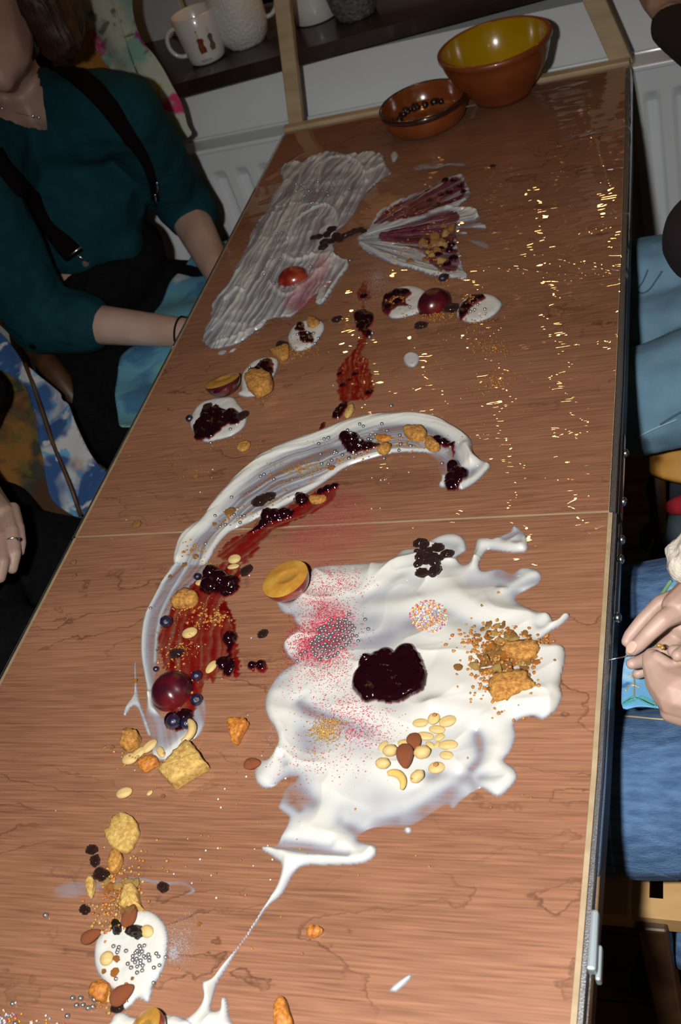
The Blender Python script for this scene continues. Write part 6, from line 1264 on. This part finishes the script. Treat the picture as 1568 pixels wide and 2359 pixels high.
sw = Z2([(600,60),(327,205),(360,228),(520,212),(225,265),(260,312),(565,275),(465,305),(425,308),(405,335),(428,348),(335,355),(675,312),(682,390),(665,430),(768,408),(60,332),(25,342),(118,445),(110,470),(133,462),(180,480),(90,528),(60,560),(300,478),(240,518),(538,512),(1037,553),(405,345)], 740, 920, 3.733) + Z2([(1248,350),(1262,437),(748,628),(778,610),(862,652),(498,808),(352,958),(512,940),(575,972),(608,968),(568,1016),(402,1062),(445,1045),(275,1208),(1385,415),(1450,445),(1355,490),(1272,520)], 400, 930, 3.733)
balls('silver sugar ball on the cream swoosh', 'silver balls on the cream swoosh', sw, 8.5)
db = Z2([(1010,215),(1040,238),(968,215),(895,225),(1020,290),(410,908),(258,985),(548,462),(1410,232),(1435,215)], 400, 700, 3.136) + Z2([(570,1212),(1058,1245),(1090,1235),(1172,1230),(1110,1172)], 780, 360, 3.484) + [(346,1400)]
balls('silver sugar ball on one of the cream dollops along the table middle', 'silver balls on the dollops', db, 7.5)
lf = Z2([(555,1255),(605,1265),(598,1290),(590,1310),(670,1298),(790,1255),(835,1250),(800,1278),(815,1305),(770,1300),(755,1315),(790,1330),(870,1330),(730,1345),(830,1345),(880,1355),(765,1370),(800,1385),(880,1385),(845,1360),(730,1378),(940,1320),(958,1345),(685,1415),(715,1450),(770,1440),(820,1430),(800,1410),(815,1475),(770,1495),(915,1445),(962,1420),(1025,1355),(578,1550),(915,1585),(750,1400)], 120, 1860, 3.92)
balls('silver sugar ball on the front-left cream dollop', 'silver balls on the front dollop', lf, 10)
wf = Z2([(625,745),(695,748),(785,730),(812,760),(660,808),(715,805),(758,832),(800,820),(580,900),(110,795),(395,35),(135,965)], 0, 2100, 3.733)
balls('silver sugar ball on bare wood at the front left', 'silver balls on the wood', wf, 12)

# ------------------------------------------------------------------ bowls at the far end
def lathe_at(prof, c_, n=64): return lathe([(r, z) for r, z in prof], n, c_)
P = T(1160, 222); c_ = (P[0], P[1], TZ + .003)
t = thing('mixing_bowl', 'terracotta bowl with a yellow glazed inside at the far end of the table', 'bowl', c_)
obj('bowl_body', lathe_at([(0, .002), (.046, 0), (.048, .006), (.062, .022), (.078, .046), (.086, .068), (.088, .078), (.0915, .081), (.0915, .087), (.088, .089), (.0845, .087)], c_), M_TERRA, t)
obj('inner_glaze', lathe_at([(.0846, .0868), (.0835, .074), (.074, .046), (.058, .024), (.035, .012), (0, .010)], c_), M_YEL, t)
bm = bmesh.new()
for k in range(46):
    a = -2.3 + 1.6 * k / 46 + random.uniform(-.1, .1); r = .080 - random.random() * .006; bmesh.ops.create_icosphere(bm, subdivisions=1, radius=random.uniform(.003, .007), matrix=Matrix.Translation((c_[0] + r * math.cos(a), c_[1] + r * math.sin(a), c_[2] + .070 + random.uniform(-.01, .005))))
obj('food_residue', smooth(bm), M_TERRA, t)
P = T(985, 285); c_ = (P[0], P[1], TZ + .003)
t = thing('shallow_dish', 'shallow brown glazed dish with a dark rim left of the yellow bowl', 'dish', c_)
obj('dish_body', lathe_at([(0, .001), (.060, 0), (.064, .004), (.069, .018), (.070, .028)], c_), M_TERRA, t)
obj('dish_rim', lathe_at([(.070, .028), (.0735, .030), (.0740, .036), (.071, .039), (.068, .037)], c_), M_RIMG, t)
obj('inner_glaze', lathe_at([(.068, .037), (.066, .030), (.064, .012), (.058, .006), (0, .005)], c_), M_BRGL, t)
bm = bmesh.new()
for k in range(26):
    a = 1.2 + 1.9 * random.random(); r = random.uniform(.045, .058); bmesh.ops.create_icosphere(bm, subdivisions=2, radius=random.uniform(.004, .007), matrix=Matrix.Translation((c_[0] + r * math.cos(a), c_[1] + r * math.sin(a), c_[2] + .009)))
obj('berry_residue', smooth(bm), M_JAMD if 'M_JAMD' in globals() else mat('dark_jam', (.012, .003, .004), .3, coat=.5), t)

# mugs on the sill
def mug(label, px, py, prof_o, m, handle=None, prints=None, wall=.003):
    P = T(px, py, .113); c_ = (P[0], P[1], TZ + .1135); t = thing('mug', label, 'mug', c_)
    pi_ = [(max(r - wall, .001), max(z, .006)) for r, z in prof_o[1:]][::-1] + [(0, .006)]
    obj('cup_body', lathe_at([(0, 0)] + prof_o[1:] + [(prof_o[-1][0] - wall * .5, prof_o[-1][1] + .0015)] + pi_, c_), m, t)
    if handle is not None:
        ang, r0, z0_, z1_, out = handle; pts = []
        for k in range(17):
            a = math.pi * k / 16; rr_ = r0 - .002 + out * math.sin(a) ** .7; pts.append((c_[0] + rr_ * math.cos(ang), c_[1] + rr_ * math.sin(ang), c_[2] + z0_ + (z1_ - z0_) * (1 - math.cos(a)) / 2))
        obj('handle', tube(pts, .0042, 10), m, t)
    return t, c_
t, c_ = mug('slim white mug with small brown bear print, handle to the left', 481, 136, [(0, 0), (.030, 0), (.034, .004), (.035, .012), (.0385, .045), (.041, .084)], M_CHINA, (math.pi * 1.04, .036, .015, .066, .030))
def decal(t, c_, r, ang0, z0, poly, m, name):
    V = []; bm = bmesh.new()
    def rr_(z): return float(np.interp(z, [.012, .045, .084], [.035, .0385, .041])) + .0004
    vs = [bm.verts.new((c_[0] + rr_(z0 + v) * math.cos(ang0 + u / r), c_[1] + rr_(z0 + v) * math.sin(ang0 + u / r), c_[2] + z0 + v)) for u, v in poly]
    f = bm.faces.new(vs); bmesh.ops.triangulate(bm, faces=[f]); r_ = obj(name, bm, m, t)
    so = r_.modifiers.new('s', 'SOLIDIFY'); so.thickness = .0003; so.offset = 1; return r_
va = math.atan2(CAM[1] - c_[1], CAM[0] - c_[0])
M_PRB = mat('print_brown', (.13, .03, .01), .3, col2=(.30, .09, .02), nscale=150); M_PRG = mat('print_green', (.16, .14, .03), .3, col2=(.10, .10, .12), nscale=150); M_PRK = mat('print_grey', (.10, .11, .12), .4)
M_PRY = mat('print_pale', (.62, .60, .42), .3)
decal(t, c_, .038, va - .10, .022, [(-.006, 0), (.006, .001), (.0065, .008), (.004, .014), (.005, .019), (.007, .022), (.005, .026), (-.003, .028), (-.006, .025), (-.005, .019), (-.007, .012)], M_PRB, 'bear_print')
decal(t, c_, .038, va - .14, .051, [(-.003, 0), (.003, .001), (.001, .010), (-.001, .010)], M_PRY, 'hat_print')
decal(t, c_, .038, va - .15, .062, [(-.0012, -.0012), (.0012, -.0012), (.0012, .0012), (-.0012, .0012)], mat('print_red', (.5, .03, .02), .3), 'bobble_print')
decal(t, c_, .038, va + .42, .022, [(-.004, 0), (.004, 0), (.006, .008), (.003, .016), (.005, .026), (.0, .030), (-.005, .026), (-.003, .014), (-.006, .008)], M_PRG, 'second_print')
decal(t, c_, .038, va + .40, .053, [(-.003, 0), (.003, 0), (.0005, .012), (-.0005, .012)], M_PRY, 'second_hat_print')
tx = bpy.data.curves.new('word', 'FONT'); tx.body = 'MERCK'; tx.size = .0065; tx.align_x = 'CENTER'; tx.extrude = .0001
to = bpy.data.objects.new('word', tx); COL.objects.link(to); dg = bpy.context.evaluated_depsgraph_get(); wm = bpy.data.meshes.new_from_object(to.evaluated_get(dg)); bpy.data.objects.remove(to)
for v in wm.vertices:
    a = va - .12 + v.co.x / .0355; r = .0362 + v.co.z; zz = .007 + v.co.y; r = float(np.interp(zz, [.004, .012, .045], [.034, .035, .0385])) + .0005 + v.co.z; v.co = (c_[0] + r * math.cos(a), c_[1] + r * math.sin(a), c_[2] + zz)
wm.update(); obj('base_lettering', wm, M_PRK, t)
mug('large white embossed mug with its handle on the right, next to the frame post', 570, 98, [(0, 0), (.036, 0), (.037, .004), (.044, .012), (.049, .030), (.050, .06), (.049, .115)], M_CHINAT, (.35, .046, .03, .09, .030))
mug('plain white tapering mug just right of the frame post', 730, 40, [(0, 0), (.040, 0), (.043, .003), (.040, .03), (.036, .07), (.033, .11)], M_CHINA)
mug('dark grey mug with a knitted texture on the sill', 822, 33, [(0, 0), (.036, 0), (.0365, .006), (.042, .016), (.046, .04), (.048, .09)], M_KNITMUG)

# ---- say which one: rows and heaps small enough to count are labelled in order from the left
ORD = 'first second third fourth fifth sixth seventh eighth ninth tenth eleventh twelfth thirteenth fourteenth fifteenth sixteenth seventeenth'.split()
for grp, what in (('raisins heaped on the cream pool', 'raisin from the left in the heap at the back of the cream pool'), ('raisins in a row between patch and fan', 'raisin from the left in the row beside the grooved cream patch'), ('peeled nuts heaped on the cream pool', 'pale peeled nut from the left in the nut heap on the cream pool'), ('biscuit lumps on the fan', 'biscuit lump from the left on the berry and cream fan')):
    L_ = [o for o in COL.objects if o.get('group') == grp]; L_.sort(key=lambda o: PX(np.array(o.location))[0][0])
    for i, o in enumerate(L_): o['label'] = ORD[i] + ' ' + what
